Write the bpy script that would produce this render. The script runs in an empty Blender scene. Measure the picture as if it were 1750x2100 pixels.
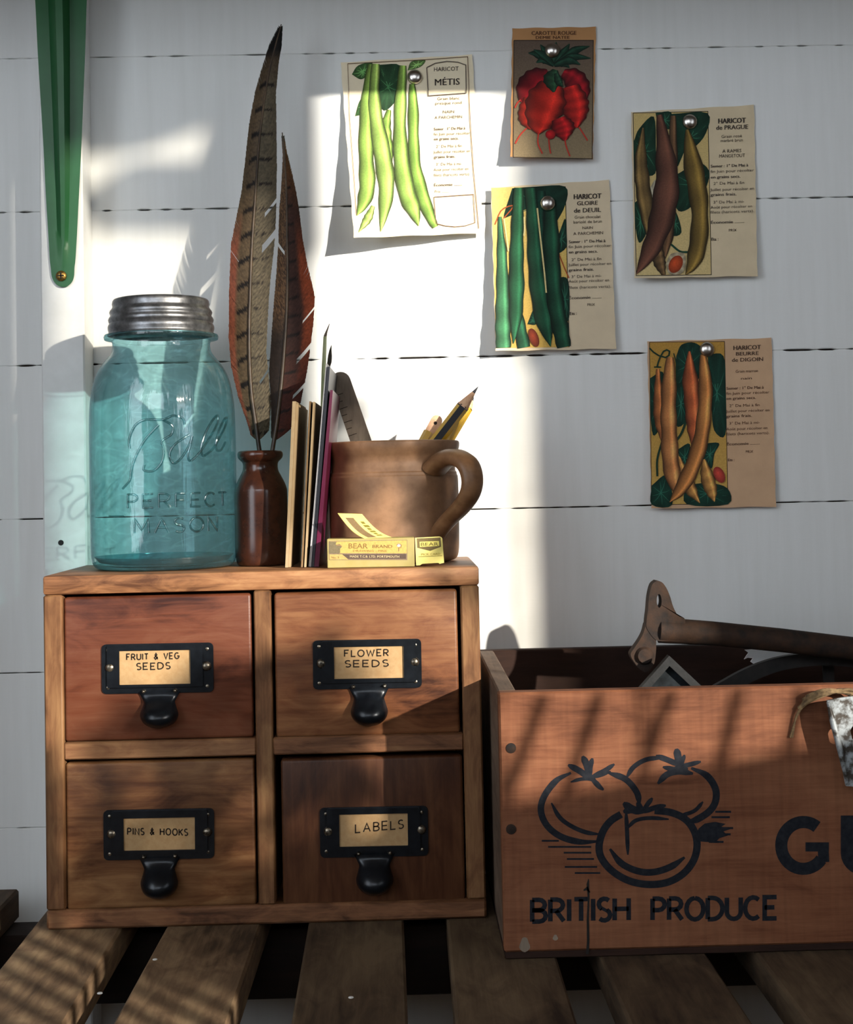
import bpy, bmesh, math, random
import numpy as np
from mathutils import Vector, Matrix

# ------------------------------------------------------------------ camera
random.seed(7)
rng = np.random.RandomState(7)
SC = bpy.context.scene
COL = SC.collection
F, CX, PPY = 3130.0, 875.0, 853.0            # focal length and principal point for a 1750x2100 frame
CAMP = Vector((0.0, -1.0, 0.286))
TH, PH, RO = math.radians(1.1), math.radians(2.5), math.radians(1.25)
FW = Vector((math.sin(TH) * math.cos(PH), math.cos(TH) * math.cos(PH), math.sin(PH)))
_r0 = Vector((math.cos(TH), -math.sin(TH), 0)); _u0 = _r0.cross(FW)
RT = _r0 * math.cos(RO) - _u0 * math.sin(RO)
UP = _u0 * math.cos(RO) + _r0 * math.sin(RO)
cd = bpy.data.cameras.new('camera'); cam = bpy.data.objects.new('camera', cd); COL.objects.link(cam)
cd.sensor_fit = 'VERTICAL'; cd.sensor_height = 36.0; cd.lens = F / 2100 * 36.0
cd.shift_y = (PPY - 1050) / 2100; cd.clip_start = 0.02; cd.clip_end = 100
cam.matrix_world = Matrix(((RT.x, UP.x, -FW.x, CAMP.x), (RT.y, UP.y, -FW.y, CAMP.y), (RT.z, UP.z, -FW.z, CAMP.z), (0, 0, 0, 1)))
SC.camera = cam

def W(x, y, Y):
    """point of the room on the depth plane Y that the photograph shows at pixel x, y"""
    d = FW * F + RT * (x - CX) - UP * (y - PPY)
    return CAMP + d * ((Y - CAMP.y) / d.y)

# ------------------------------------------------------------------ light
SUN = Vector((0.8, -1.0, 0.33))              # towards the sun
world = bpy.data.worlds.new('sky'); SC.world = world; world.use_nodes = True
bg = world.node_tree.nodes['Background']
bg.inputs[0].default_value = (0.84, 0.92, 1.0, 1); bg.inputs[1].default_value = 4.7
sl = bpy.data.lights.new('sun', 'SUN'); sl.energy = 9.2; sl.angle = math.radians(0.8); sl.color = (1.0, 0.93, 0.82)
so = bpy.data.objects.new('sun', sl); COL.objects.link(so); so.location = SUN * 4
so.rotation_euler = SUN.to_track_quat('Z', 'Y').to_euler()
SC.view_settings.view_transform = 'Standard'; SC.view_settings.look = 'None'
SC.view_settings.gamma = 1.0; SC.view_settings.use_curve_mapping = False
SC.view_settings.exposure = 0.0
SC.cycles.max_bounces = 8; SC.cycles.transparent_max_bounces = 16; SC.cycles.diffuse_bounces = 4; SC.cycles.adaptive_threshold = 0.02

# ------------------------------------------------------------------ materials
def L(r, g, b, a=1.0):
    f = lambda c: (c / 255 / 12.92) if c / 255 <= 0.04045 else ((c / 255 + 0.055) / 1.055) ** 2.4
    return (f(r), f(g), f(b), a)

def newmat(name, rough=0.6, metal=0.0, spec=0.5):
    m = bpy.data.materials.new(name); m.use_nodes = True
    b = m.node_tree.nodes['Principled BSDF']
    b.inputs['Roughness'].default_value = rough; b.inputs['Metallic'].default_value = metal
    b.inputs['Specular IOR Level'].default_value = spec
    return m, m.node_tree.nodes, m.node_tree.links, b

def coords(N, K, scale=(1, 1, 1), loc=(0, 0, 0), rot=(0, 0, 0)):
    tc = N.new('ShaderNodeTexCoord'); mp = N.new('ShaderNodeMapping')
    mp.inputs['Scale'].default_value = scale; mp.inputs['Location'].default_value = loc; mp.inputs['Rotation'].default_value = rot
    K.new(tc.outputs['Object'], mp.inputs['Vector']); return mp.outputs[0]

def noise(N, K, vec, scale, detail=4, rough=0.6, dist=0.0):
    n = N.new('ShaderNodeTexNoise'); n.inputs['Scale'].default_value = scale; n.inputs['Detail'].default_value = detail
    n.inputs['Roughness'].default_value = rough; n.inputs['Distortion'].default_value = dist
    K.new(vec, n.inputs['Vector']); return n.outputs['Fac']

def ramp(N, K, fac, stops):
    r = N.new('ShaderNodeValToRGB'); e = r.color_ramp.elements
    while len(e) < len(stops): e.new(0.5)
    for i, (p, c) in enumerate(stops): e[i].position = p; e[i].color = c
    K.new(fac, r.inputs[0]); return r.outputs[0]

def bump(N, K, b, h, strength=0.3, dist=0.001):
    u = N.new('ShaderNodeBump'); u.inputs['Strength'].default_value = strength; u.inputs['Distance'].default_value = dist
    K.new(h, u.inputs['Height']); K.new(u.outputs[0], b.inputs['Normal'])

def mixc(N, K, fac, a, b, mode='MIX'):
    m = N.new('ShaderNodeMix'); m.data_type = 'RGBA'; m.blend_type = mode
    for inp, v in ((0, fac), (6, a), (7, b)):
        if isinstance(v, (int, float)): m.inputs[inp].default_value = v
        elif isinstance(v, tuple): m.inputs[inp].default_value = v
        else: K.new(v, m.inputs[inp])
    return m.outputs[2]

def mottled(name, c1, c2, scale=60, rough=0.6, metal=0.0, bmp=0.2, spec=0.5, p=(0.35, 0.65), detail=5, bd=0.0006):
    m, N, K, b = newmat(name, rough, metal, spec)
    v = coords(N, K); f = noise(N, K, v, scale, detail)
    K.new(ramp(N, K, f, [(p[0], c1), (p[1], c2)]), b.inputs['Base Color'])
    if bmp: bump(N, K, b, f, bmp, bd)
    return m

def wood(name, dark, mid, light, axis='X', fine=400, rough=0.55, loc=(0, 0, 0), spec=0.4, bmp=0.25, patch=9, rot=(0, 0, 0), saw=False):
    """wood grain running along an axis: stretched fibres, broad figure and dark pores"""
    m, N, K, b = newmat(name, rough, 0, spec)
    st = {'X': (0.05, 1, 1), 'Y': (1, 0.05, 1), 'Z': (1, 1, 0.05)}[axis]
    st2 = {'X': (0.3, 1, 1), 'Y': (1, 0.3, 1), 'Z': (1, 1, 0.3)}[axis]
    v = coords(N, K, st, loc, rot); v2 = coords(N, K, st2, loc, rot)
    f1 = noise(N, K, v, fine, 6, 0.65, 0.3); f2 = noise(N, K, v2, patch * 6, 5, 0.6, 1.2); f3 = noise(N, K, v2, patch, 3, 0.5, 0.5)
    a = N.new('ShaderNodeMath'); a.operation = 'MULTIPLY_ADD'; K.new(f1, a.inputs[0]); a.inputs[1].default_value = 0.55; K.new(f2, a.inputs[2])
    c = N.new('ShaderNodeMath'); c.operation = 'MULTIPLY_ADD'; K.new(f3, c.inputs[0]); c.inputs[1].default_value = 1.1; K.new(a.outputs[0], c.inputs[2])
    col = ramp(N, K, c.outputs[0], [(0.86, dark), (1.1, mid), (1.36, light)])
    # value range is 0..2.3: bring it to 0..1 for the ramp
    d = N.new('ShaderNodeMath'); d.operation = 'MULTIPLY'; d.inputs[1].default_value = 0.5
    rp = col.node; K.new(c.outputs[0], d.inputs[0]); K.new(d.outputs[0], rp.inputs[0])
    for e, pz in zip(rp.color_ramp.elements, (0.49, 0.645, 0.82)): e.position = pz
    K.new(col, b.inputs['Base Color'])
    if saw:
        sv = noise(N, K, coords(N, K, (1, 1, 0.06), loc), 300, 2, 0.5)
        col = mixc(N, K, 1.0, col, ramp(N, K, sv, [(0.35, (0.91, 0.90, 0.89, 1)), (0.62, (1.05, 1.05, 1.05, 1))]), 'MULTIPLY'); K.new(col, b.inputs['Base Color'])
    bump(N, K, b, f1, bmp, 0.0006)
    return m

def vcol(name, rough=0.75, spec=0.25, grain=0.12, gscale=900):
    m, N, K, b = newmat(name, rough, 0, spec)
    at = N.new('ShaderNodeAttribute'); at.attribute_name = 'Col'
    f = noise(N, K, coords(N, K), gscale, 3)
    dk = ramp(N, K, f, [(0.3, (1 - grain * 2, 1 - grain * 2, 1 - grain * 2, 1)), (0.7, (1, 1, 1, 1))])
    K.new(mixc(N, K, 1.0, at.outputs['Color'], dk, 'MULTIPLY'), b.inputs['Base Color'])
    return m

def painted_boards():
    m, N, K, b = newmat('white_painted_boards', 0.6, 0, 0.3)
    v = coords(N, K); base = L(226, 227, 226)
    f = noise(N, K, coords(N, K, (30, 30, 2)), 4, 4)
    c = ramp(N, K, f, [(0.25, L(219, 220, 218)), (0.7, base)])
    # knots that have bled through the paint
    for (kx, ky, r, k) in KNOTS:
        p = W(kx, ky, 0.17)
        ds = N.new('ShaderNodeVectorMath'); ds.operation = 'DISTANCE'; ds.inputs[1].default_value = p
        ad = N.new('ShaderNodeMath'); ad.operation = 'MULTIPLY_ADD'; K.new(noise(N, K, v, 150, 3), ad.inputs[0]); ad.inputs[1].default_value = 0.009; ad.inputs[2].default_value = -0.0045
        K.new(v, ds.inputs[0]); sm = N.new('ShaderNodeMath'); sm.operation = 'ADD'; K.new(ds.outputs['Value'], sm.inputs[0]); K.new(ad.outputs[0], sm.inputs[1])
        mr = N.new('ShaderNodeMapRange'); mr.interpolation_type = 'SMOOTHSTEP'; K.new(sm.outputs[0], mr.inputs[0])
        mr.inputs[1].default_value = r; mr.inputs[2].default_value = r * 0.45; mr.inputs[3].default_value = 0; mr.inputs[4].default_value = k
        c = mixc(N, K, mr.outputs[0], c, L(176, 164, 138))
    K.new(c, b.inputs['Base Color'])
    h = noise(N, K, coords(N, K, (1, 1, 6)), 60, 4); bump(N, K, b, h, 0.08, 0.001)
    return m

KNOTS = [(275, 55, 0.012, 0.45), (345, 490, 0.010, 0.3), (1615, 277, 0.012, 0.4), (10, 875, 0.006, 0.6), (1735, 780, 0.005, 0.5), (1615, 882, 0.006, 0.3), (1258, 1230, 0.005, 0.35), (760, 1010, 0.008, 0.3)]

MT = {}
MT['wall'] = painted_boards()
MT['post'] = mottled('white_gloss_post', L(228, 229, 228), L(218, 219, 217), 40, 0.5, bmp=0.08)
MT['gapdark'] = mottled('bare_board_behind', L(28, 20, 14), L(49, 32, 21), 80, 0.9)
MT['room'] = mottled('bare_shed_boards', L(118, 98, 78), L(96, 78, 60), 20, 0.8)
MT['floor'] = wood('dark_floor', L(44, 34, 26), L(70, 54, 40), L(96, 76, 58), 'Y', 200, 0.8)
MT['green'] = mottled('green_enamel', L(37, 87, 51), L(44, 95, 58), 30, 0.36, bmp=0.06, spec=0.3)
MT['brass'] = mottled('dull_brass', L(120, 92, 44), L(176, 142, 78), 900, 0.4, 0.9, 0.3)
MT['cab_h'] = wood('mango_wood_rail', L(80, 50, 32), L(139, 96, 64), L(175, 132, 91), 'X', 420, 0.5, (0.3, 0, 0.2), patch=16, spec=0.22)
MT['cab_r'] = wood('dark_mango_wood_rail', L(65, 40, 25), L(113, 76, 51), L(143, 105, 72), 'X', 420, 0.5, (0.9, 0, 0.6), patch=16, spec=0.22)
MT['cab_v'] = wood('mango_wood_stile', L(63, 40, 22), L(103, 70, 45), L(132, 98, 65), 'Z', 420, 0.5, (0.1, 0, 0.4), patch=16, spec=0.22)
MT['cab_top'] = wood('mango_wood_top', L(96, 66, 46), L(150, 116, 88), L(190, 160, 130), 'X', 420, 0.5, (0.7, 0, 0.2), patch=14)
MT['dr1'] = wood('red_drawer_front', L(46, 19, 11), L(91, 49, 32), L(106, 67, 48), 'X', 300, 0.38, (0.2, 0, 0.1), patch=10, spec=0.22)
MT['dr2'] = wood('brown_drawer_front', L(53, 28, 17), L(103, 63, 39), L(130, 90, 59), 'X', 300, 0.4, (0.9, 0.3, 0.6), patch=12, rot=(0, 0.35, 0), spec=0.22)
MT['dr3'] = wood('tawny_drawer_front', L(66, 37, 21), L(101, 67, 41), L(131, 97, 64), 'X', 300, 0.42, (0.5, 0.3, 0.9), patch=12, rot=(0, 0.2, 0), spec=0.22)
MT['dr4'] = wood('dark_drawer_front', L(37, 20, 13), L(66, 38, 23), L(89, 57, 36), 'Z', 300, 0.42, (0.4, 0.1, 0.3), patch=9, rot=(0, 0.4, 0), spec=0.22)
MT['iron'] = mottled('black_japanned_metal', L(11, 15, 21), L(21, 26, 32), 200, 0.3, 0.35, 0.12)
MT['bolt'] = mottled('worn_screw_head', L(60, 56, 50), L(150, 140, 124), 500, 0.35, 0.9, 0.2)
MT['kraft'] = mottled('kraft_paper', L(161, 129, 90), L(170, 140, 101), 300, 0.85, bmp=0.1, spec=0.15)
MT['ink'] = mottled('black_ink', L(34, 28, 24), L(46, 38, 32), 400, 0.8, bmp=0, spec=0.1)
MT['zinc'] = mottled('dull_zinc', L(100, 101, 104), L(148, 149, 152), 140, 0.36, 0.85, 0.2)
MT['stone_br'] = mottled('brown_salt_glaze', L(46, 22, 15), L(69, 36, 22), 90, 0.22, bmp=0.1, spec=0.6)
MT['mug'] = mottled('tan_stoneware', L(133, 97, 68), L(152, 113, 81), 140, 0.55, bmp=0.12)
MT['handle'] = mottled('brown_stoneware_handle', L(112, 78, 50), L(140, 102, 70), 90, 0.45, bmp=0.12)
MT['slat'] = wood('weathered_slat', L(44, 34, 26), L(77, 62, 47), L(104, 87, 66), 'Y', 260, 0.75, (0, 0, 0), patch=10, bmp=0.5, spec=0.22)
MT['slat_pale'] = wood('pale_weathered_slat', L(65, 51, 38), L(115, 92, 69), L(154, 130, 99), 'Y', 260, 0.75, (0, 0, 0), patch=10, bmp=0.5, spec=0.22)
MT['batten'] = wood('dark_batten', L(20, 12, 8), L(31, 19, 13), L(42, 27, 19), 'X', 260, 0.8, (0.3, 0, 0))
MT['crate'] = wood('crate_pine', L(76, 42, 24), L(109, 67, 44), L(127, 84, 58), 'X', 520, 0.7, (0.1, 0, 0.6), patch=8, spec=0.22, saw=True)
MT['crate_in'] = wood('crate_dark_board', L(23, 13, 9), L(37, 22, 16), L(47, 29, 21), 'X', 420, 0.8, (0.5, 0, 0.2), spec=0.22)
MT['crate_end'] = wood('crate_grey_end', L(67, 54, 43), L(96, 78, 64), L(120, 102, 85), 'Y', 420, 0.8, (0.5, 0, 0.2))
MT['stencil'] = mottled('blue_black_stencil', L(19, 22, 29), L(33, 35, 40), 260, 0.8, bmp=0, spec=0.15)
MT['rust'] = mottled('rusty_iron', L(24, 16, 12), L(58, 37, 22), 90, 0.8, 0.3, 0.6, bd=0.001)
MT['slate'] = mottled('grey_weathered_metal', L(15, 17, 18), L(27, 28, 29), 160, 0.6, 0.4, 0.3)  # grey metal, darkened for the shade inside the crate
MT['slate_shade'] = mottled('shade_darkened_metal', L(14, 17, 19), L(30, 35, 38), 160, 0.85, 0.0, 0.3, spec=0.15)  # dark plate metal, taken darker still to stand in for missing sun
MT['blackiron'] = mottled('black_iron', L(16, 14, 13), L(30, 26, 23), 120, 0.6, 0.3, 0.3)
MT['enamel'] = mottled('chipped_white_enamel', L(55, 49, 43), L(145, 151, 154), 150, 0.4, 0.1, 0.5, p=(0.45, 0.58))
MT['white'] = mottled('white_card', L(214, 218, 220), L(226, 228, 230), 80, 0.7, bmp=0)
MT['twine'] = mottled('raffia_twine', L(78, 61, 40), L(120, 98, 67), 300, 0.9, bmp=0.3)
MT['print'] = vcol('printed_ink')
MT['feather'] = vcol('feather_barb', 0.65, 0.25, 0.2, 500)
MT['quill'] = mottled('quill_shaft', L(41, 31, 24), L(84, 67, 49), 60, 0.4)
MT['manila'] = mottled('manila_paper', L(157, 134, 102), L(164, 143, 112), 160, 0.85, bmp=0.1, spec=0.2)
MT['brownpaper'] = mottled('brown_envelope', L(108, 85, 59), L(124, 99, 71), 160, 0.85, bmp=0.1, spec=0.2)
MT['darkcover'] = mottled('blue_black_cover', L(13, 14, 24), L(21, 22, 35), 80, 0.4, bmp=0.05)
MT['magenta'] = mottled('magenta_cover', L(82, 16, 47), L(94, 23, 55), 60, 0.28, bmp=0.03)
MT['page'] = mottled('page_edges', L(152, 152, 157), L(164, 164, 167), 500, 0.8, bmp=0.1)
MT['yellow'] = mottled('yellow_lacquer', L(199, 155, 35), L(208, 167, 49), 60, 0.3, bmp=0)
MT['black'] = mottled('black_lacquer', L(20, 22, 28), L(28, 30, 38), 60, 0.3, bmp=0)
MT['cedar'] = mottled('cut_cedar', L(206, 158, 122), L(220, 178, 142), 300, 0.7, bmp=0.1)
MT['lead'] = mottled('graphite', L(48, 48, 52), L(66, 66, 70), 300, 0.4, 0.3, bmp=0)
MT['ruler'] = wood('grey_wooden_rule', L(100, 88, 75), L(124, 110, 95), L(143, 129, 112), 'Z', 500, 0.7, patch=20)
MT['palegreen'] = mottled('pale_green_lacquer', L(196, 206, 150), L(210, 218, 166), 60, 0.4, bmp=0)
MT['bristle'] = mottled('dark_bristle', L(34, 28, 20), L(60, 50, 36), 900, 0.7, bmp=0.3)
MT['silver'] = mottled('polished_tin', L(181, 177, 169), L(204, 199, 194), 60, 0.28, 1.0, 0.05)
MT['boxcard_shaded'] = mottled('yellow_card_shaded', L(160, 145, 84), L(165, 150, 95), 120, 0.55, bmp=0.05)  # duller copy of the yellow card; the front's shade is in the colour
MT['boxcard_lit'] = mottled('yellow_card_lit', L(220, 204, 108), L(228, 212, 120), 120, 0.55, bmp=0.05)  # brighter copy of the card; sunlight on flap and lid is in the colour
MT['fleck'] = mottled('white_paint_fleck', L(216, 216, 212), L(226, 226, 222), 100, 0.6, bmp=0)
MT['leaf'] = mottled('leaf_green', L(48, 84, 38), L(70, 110, 52), 60, 0.6, bmp=0.1)

def glass_mat(name, thin, thick, gl=1.0, f0=0.045, haze=0.0):
    """old blue-green bottle glass: tinted where light passes, deeper where it passes at a slant, mirror by Fresnel"""
    m = bpy.data.materials.new(name); m.use_nodes = True; N = m.node_tree.nodes; K = m.node_tree.links
    N.clear(); out = N.new('ShaderNodeOutputMaterial')
    lw = N.new('ShaderNodeLayerWeight'); lw.inputs[0].default_value = 0.5
    pw = N.new('ShaderNodeMath'); pw.operation = 'POWER'; K.new(lw.outputs['Facing'], pw.inputs[0]); pw.inputs[1].default_value = 3.2
    st = noise(N, K, coords(N, K, (14, 14, 1.3)), 7, 4, 0.6, 0.6)
    wav = noise(N, K, coords(N, K, (1, 1, 2.2)), 34, 2, 0.5, 1.4)
    ml = N.new('ShaderNodeMath'); ml.operation = 'MULTIPLY'; K.new(st, ml.inputs[0]); K.new(wav, ml.inputs[1])
    n3 = noise(N, K, coords(N, K, (1, 1, 1.9)), 26, 2, 0.45, 1.6)
    sb = N.new('ShaderNodeMath'); sb.operation = 'SUBTRACT'; K.new(n3, sb.inputs[0]); sb.inputs[1].default_value = 0.5
    ab = N.new('ShaderNodeMath'); ab.operation = 'ABSOLUTE'; K.new(sb.outputs[0], ab.inputs[0])
    vein = ramp(N, K, ab.outputs[0], [(0.0, (1, 1, 1, 1)), (0.045, (0.86, 0.87, 0.87, 1))])  # ripples put into the tint imitate focused light on the post
    sh = mixc(N, K, 1.0, ramp(N, K, ml.outputs[0], [(0.14, tuple(0.84 * c for c in thin[:3]) + (1,)), (0.36, thin)]), vein, 'MULTIPLY')
    col = mixc(N, K, pw.outputs[0], sh, thick)
    tr = N.new('ShaderNodeBsdfTransparent'); K.new(col, tr.inputs[0])
    go = N.new('ShaderNodeBsdfGlossy'); go.inputs['Roughness'].default_value = 0.04; go.inputs[0].default_value = (gl, gl, gl, 1)
    bu = N.new('ShaderNodeBump'); bu.inputs['Strength'].default_value = 0.25; bu.inputs['Distance'].default_value = 0.002; K.new(st, bu.inputs['Height'])
    K.new(bu.outputs[0], go.inputs['Normal'])
    lf = N.new('ShaderNodeLayerWeight'); lf.inputs[0].default_value = 0.5; K.new(bu.outputs[0], lf.inputs['Normal'])
    p5 = N.new('ShaderNodeMath'); p5.operation = 'POWER'; K.new(lf.outputs['Facing'], p5.inputs[0]); p5.inputs[1].default_value = 5.0
    fr = N.new('ShaderNodeMath'); fr.operation = 'MULTIPLY_ADD'; K.new(p5.outputs[0], fr.inputs[0]); fr.inputs[1].default_value = 0.6; fr.inputs[2].default_value = f0
    mx = N.new('ShaderNodeMixShader'); K.new(fr.outputs[0], mx.inputs[0]); K.new(tr.outputs[0], mx.inputs[1]); K.new(go.outputs[0], mx.inputs[2])
    if haze:
        df = N.new('ShaderNodeBsdfDiffuse'); df.inputs[0].default_value = (0.36, 0.68, 0.74, 1)
        m2 = N.new('ShaderNodeMixShader'); m2.inputs[0].default_value = haze; K.new(mx.outputs[0], m2.inputs[1]); K.new(df.outputs[0], m2.inputs[2]); mx = m2
    K.new(mx.outputs[0], out.inputs[0]); return m
MT['glass'] = glass_mat('aqua_glass', (0.68, 0.935, 0.965, 1), (0.06, 0.30, 0.36, 1), 1.0, 0.05, 0.05)
MT['glass_raised'] = glass_mat('aqua_glass_raised', (0.74, 0.93, 0.94, 1), (0.10, 0.40, 0.44, 1), 1.0, 0.12)
MT['glass_deep'] = glass_mat('aqua_glass_thick', (0.30, 0.66, 0.70, 1), (0.03, 0.16, 0.19, 1))

# ------------------------------------------------------------------ mesh helpers
BASE = {}
class M:
    """collects faces in room coordinates; done() links them as one mesh object under its thing"""
    def __init__(s): s.v = []; s.f = []; s.c = []
    def add(s, vs, fs, col=None):
        o = len(s.v); s.v += [Vector(v) for v in vs]; s.f += [tuple(i + o for i in f) for f in fs]
        if col is not None:
            if isinstance(col, tuple): col = [col] * len(vs)
            s.c += list(col)
        return s
    def box(s, a, b, bev=0.0, xf=None, seg=1):
        bm = bmesh.new(); bmesh.ops.create_cube(bm, size=1)
        a = Vector(a); b = Vector(b)
        for v in bm.verts: v.co = Vector(((a[i] + b[i]) / 2 + v.co[i] * (b[i] - a[i]) for i in range(3)))
        if bev: bmesh.ops.bevel(bm, geom=bm.edges[:], offset=bev, segments=seg, affect='EDGES', profile=0.5)
        bm.verts.index_update()
        vs = [v.co.copy() for v in bm.verts]; fs = [[v.index for v in f.verts] for f in bm.faces]; bm.free()
        if xf: vs = [xf(v) for v in vs]
        return s.add(vs, fs)
    def lathe(s, prof, c, n=64, cap0=True, cap1=True):
        vs = []; fs = []
        for (r, z) in prof:
            for k in range(n):
                a = 2 * math.pi * k / n; vs.append((c[0] + r * math.cos(a), c[1] + r * math.sin(a), z))
        for i in range(len(prof) - 1):
            for k in range(n):
                k2 = (k + 1) % n; fs.append((i * n + k, i * n + k2, (i + 1) * n + k2, (i + 1) * n + k))
        if cap0: fs.append(tuple(range(n))[::-1])
        if cap1: fs.append(tuple(range((len(prof) - 1) * n, len(prof) * n)))
        return s.add(vs, fs)
    def tube(s, pts, r, n=8, cap=True):
        pts = [Vector(p) for p in pts]; rs = r if isinstance(r, (list, tuple)) else [r] * len(pts)
        t0 = (pts[1] - pts[0]).normalized(); ref = Vector((0, 0, 1)) if abs(t0.z) < 0.9 else Vector((1, 0, 0))
        nrm = (ref - t0 * ref.dot(t0)).normalized(); vs = []; fs = []
        for i, p in enumerate(pts):
            t = (pts[min(i + 1, len(pts) - 1)] - pts[max(i - 1, 0)]).normalized()
            nrm = (nrm - t * nrm.dot(t)); nrm.normalize(); b = t.cross(nrm)
            for k in range(n):
                a = 2 * math.pi * k / n; vs.append(p + (nrm * math.cos(a) + b * math.sin(a)) * rs[i])
        for i in range(len(pts) - 1):
            for k in range(n):
                k2 = (k + 1) % n; fs.append((i * n + k, i * n + k2, (i + 1) * n + k2, (i + 1) * n + k))
        if cap: fs.append(tuple(range(n))[::-1]); fs.append(tuple(range((len(pts) - 1) * n, len(pts) * n)))
        return s.add(vs, fs)
    def sheet(s, grid, th=None, nrm=None):
        """grid of points; with th it becomes a solid of that thickness along nrm"""
        R_, C_ = len(grid), len(grid[0]); vs = [Vector(p) for row in grid for p in row]
        fs = [(i * C_ + j, i * C_ + j + 1, (i + 1) * C_ + j + 1, (i + 1) * C_ + j) for i in range(R_ - 1) for j in range(C_ - 1)]
        if th:
            n0 = len(vs); vs += [v + Vector(nrm) * th for v in vs]; fs += [tuple(reversed([i + n0 for i in f])) for f in fs]
            bd = [(0, j) for j in range(C_)] + [(i, C_ - 1) for i in range(1, R_)] + [(R_ - 1, j) for j in range(C_ - 2, -1, -1)] + [(i, 0) for i in range(R_ - 2, 0, -1)]
            ids = [i * C_ + j for i, j in bd]
            for a, b in zip(ids, ids[1:] + ids[:1]): fs.append((b, a, a + n0, b + n0))
        return s.add(vs, fs)
    def prism(s, outline, y0, y1, hole=None):
        """outline: room points (x, z); extruded from depth y0 to y1, optional hole of the same point count"""
        n = len(outline)
        if hole is None:
            vs = [(x, y0, z) for x, z in outline] + [(x, y1, z) for x, z in outline]
            fs = [tuple(range(n)), tuple(range(2 * n - 1, n - 1, -1))] + [(i, i + n, (i + 1) % n + n, (i + 1) % n) for i in range(n)]
            return s.add(vs, fs)
        vs = [(x, y0, z) for x, z in outline] + [(x, y1, z) for x, z in outline] + [(x, y0, z) for x, z in hole] + [(x, y1, z) for x, z in hole]
        fs = []
        for i in range(n):
            j = (i + 1) % n
            fs += [(i, j, 2 * n + j, 2 * n + i), (n + j, n + i, 3 * n + i, 3 * n + j), (j, i, n + i, n + j), (2 * n + i, 2 * n + j, 3 * n + j, 3 * n + i)]
        return s.add(vs, fs)
    def done(s, name, mat, parent=None, smooth=0.0):
        o0 = BASE[parent.name] if parent is not None else Vector((0, 0, 0))
        me = bpy.data.meshes.new(name); me.from_pydata([v - o0 for v in s.v], [], s.f)
        if s.c:
            at = me.color_attributes.new('Col', 'FLOAT_COLOR', 'POINT')
            at.data.foreach_set('color', np.array(s.c, dtype=np.float32).ravel())
        bm = bmesh.new(); bm.from_mesh(me); bmesh.ops.recalc_face_normals(bm, faces=bm.faces[:]); bm.to_mesh(me); bm.free()
        if smooth:
            me.shade_smooth(); me.set_sharp_from_angle(angle=math.radians(smooth))
        me.materials.append(MT[mat]); me.update()
        o = bpy.data.objects.new(name, me); COL.objects.link(o)
        BASE[o.name] = Vector(o0)
        if parent is not None: o.parent = parent
        return o

def thing(name, loc, label=None, cat=None, group=None, kind=None):
    o = bpy.data.objects.new(name, None); COL.objects.link(o); o.location = loc; o.empty_display_size = 0.02
    BASE[o.name] = Vector(loc); tag(o, label, cat, group, kind); return o
def tag(o, label=None, cat=None, group=None, kind=None):
    for k, v in (('label', label), ('category', cat), ('group', group), ('kind', kind)):
        if v: o[k] = v
    return o

def spline(pts, n):
    """Catmull-Rom through points (tuples of any length)"""
    P = [np.array(p, float) for p in pts]; P = [2 * P[0] - P[1]] + P + [2 * P[-1] - P[-2]]; out = []
    segs = len(P) - 3
    for q in range(n + 1):
        t = q / n * segs; i = min(int(t), segs - 1); t -= i; a, b, c, d = P[i:i + 4]
        out.append(0.5 * ((2 * b) + (c - a) * t + (2 * a - 5 * b + 4 * c - d) * t * t + (3 * b - a - 3 * c + d) * t ** 3))
    return out

def ribbon(pts, w, closed=False):
    """flat stroke: returns 2-D points and faces"""
    P = [np.array(p[:2], float) for p in pts]; n = len(P); ws = w if isinstance(w, (list, tuple, np.ndarray)) else [w] * n; vs = []; fs = []
    for i in range(n):
        a = P[(i - 1) % n] if (closed or i > 0) else P[i]; b = P[(i + 1) % n] if (closed or i < n - 1) else P[i]
        d0 = P[i] - a; d1 = b - P[i]; l0 = np.linalg.norm(d0); l1 = np.linalg.norm(d1)
        d0 = d0 / l0 if l0 > 1e-9 else d1 / max(l1, 1e-9); d1 = d1 / l1 if l1 > 1e-9 else d0
        t = d0 + d1; t = t / max(np.linalg.norm(t), 1e-6); k = 1 / max(0.55, float(np.dot(t, d0)))
        nn = np.array((-t[1], t[0])) * ws[i] / 2 * k; vs += [P[i] + nn, P[i] - nn]
    for i in range(n if closed else n - 1):
        j = (i + 1) % n; fs.append((2 * i, 2 * i + 1, 2 * j + 1, 2 * j))
    return vs, fs

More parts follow.
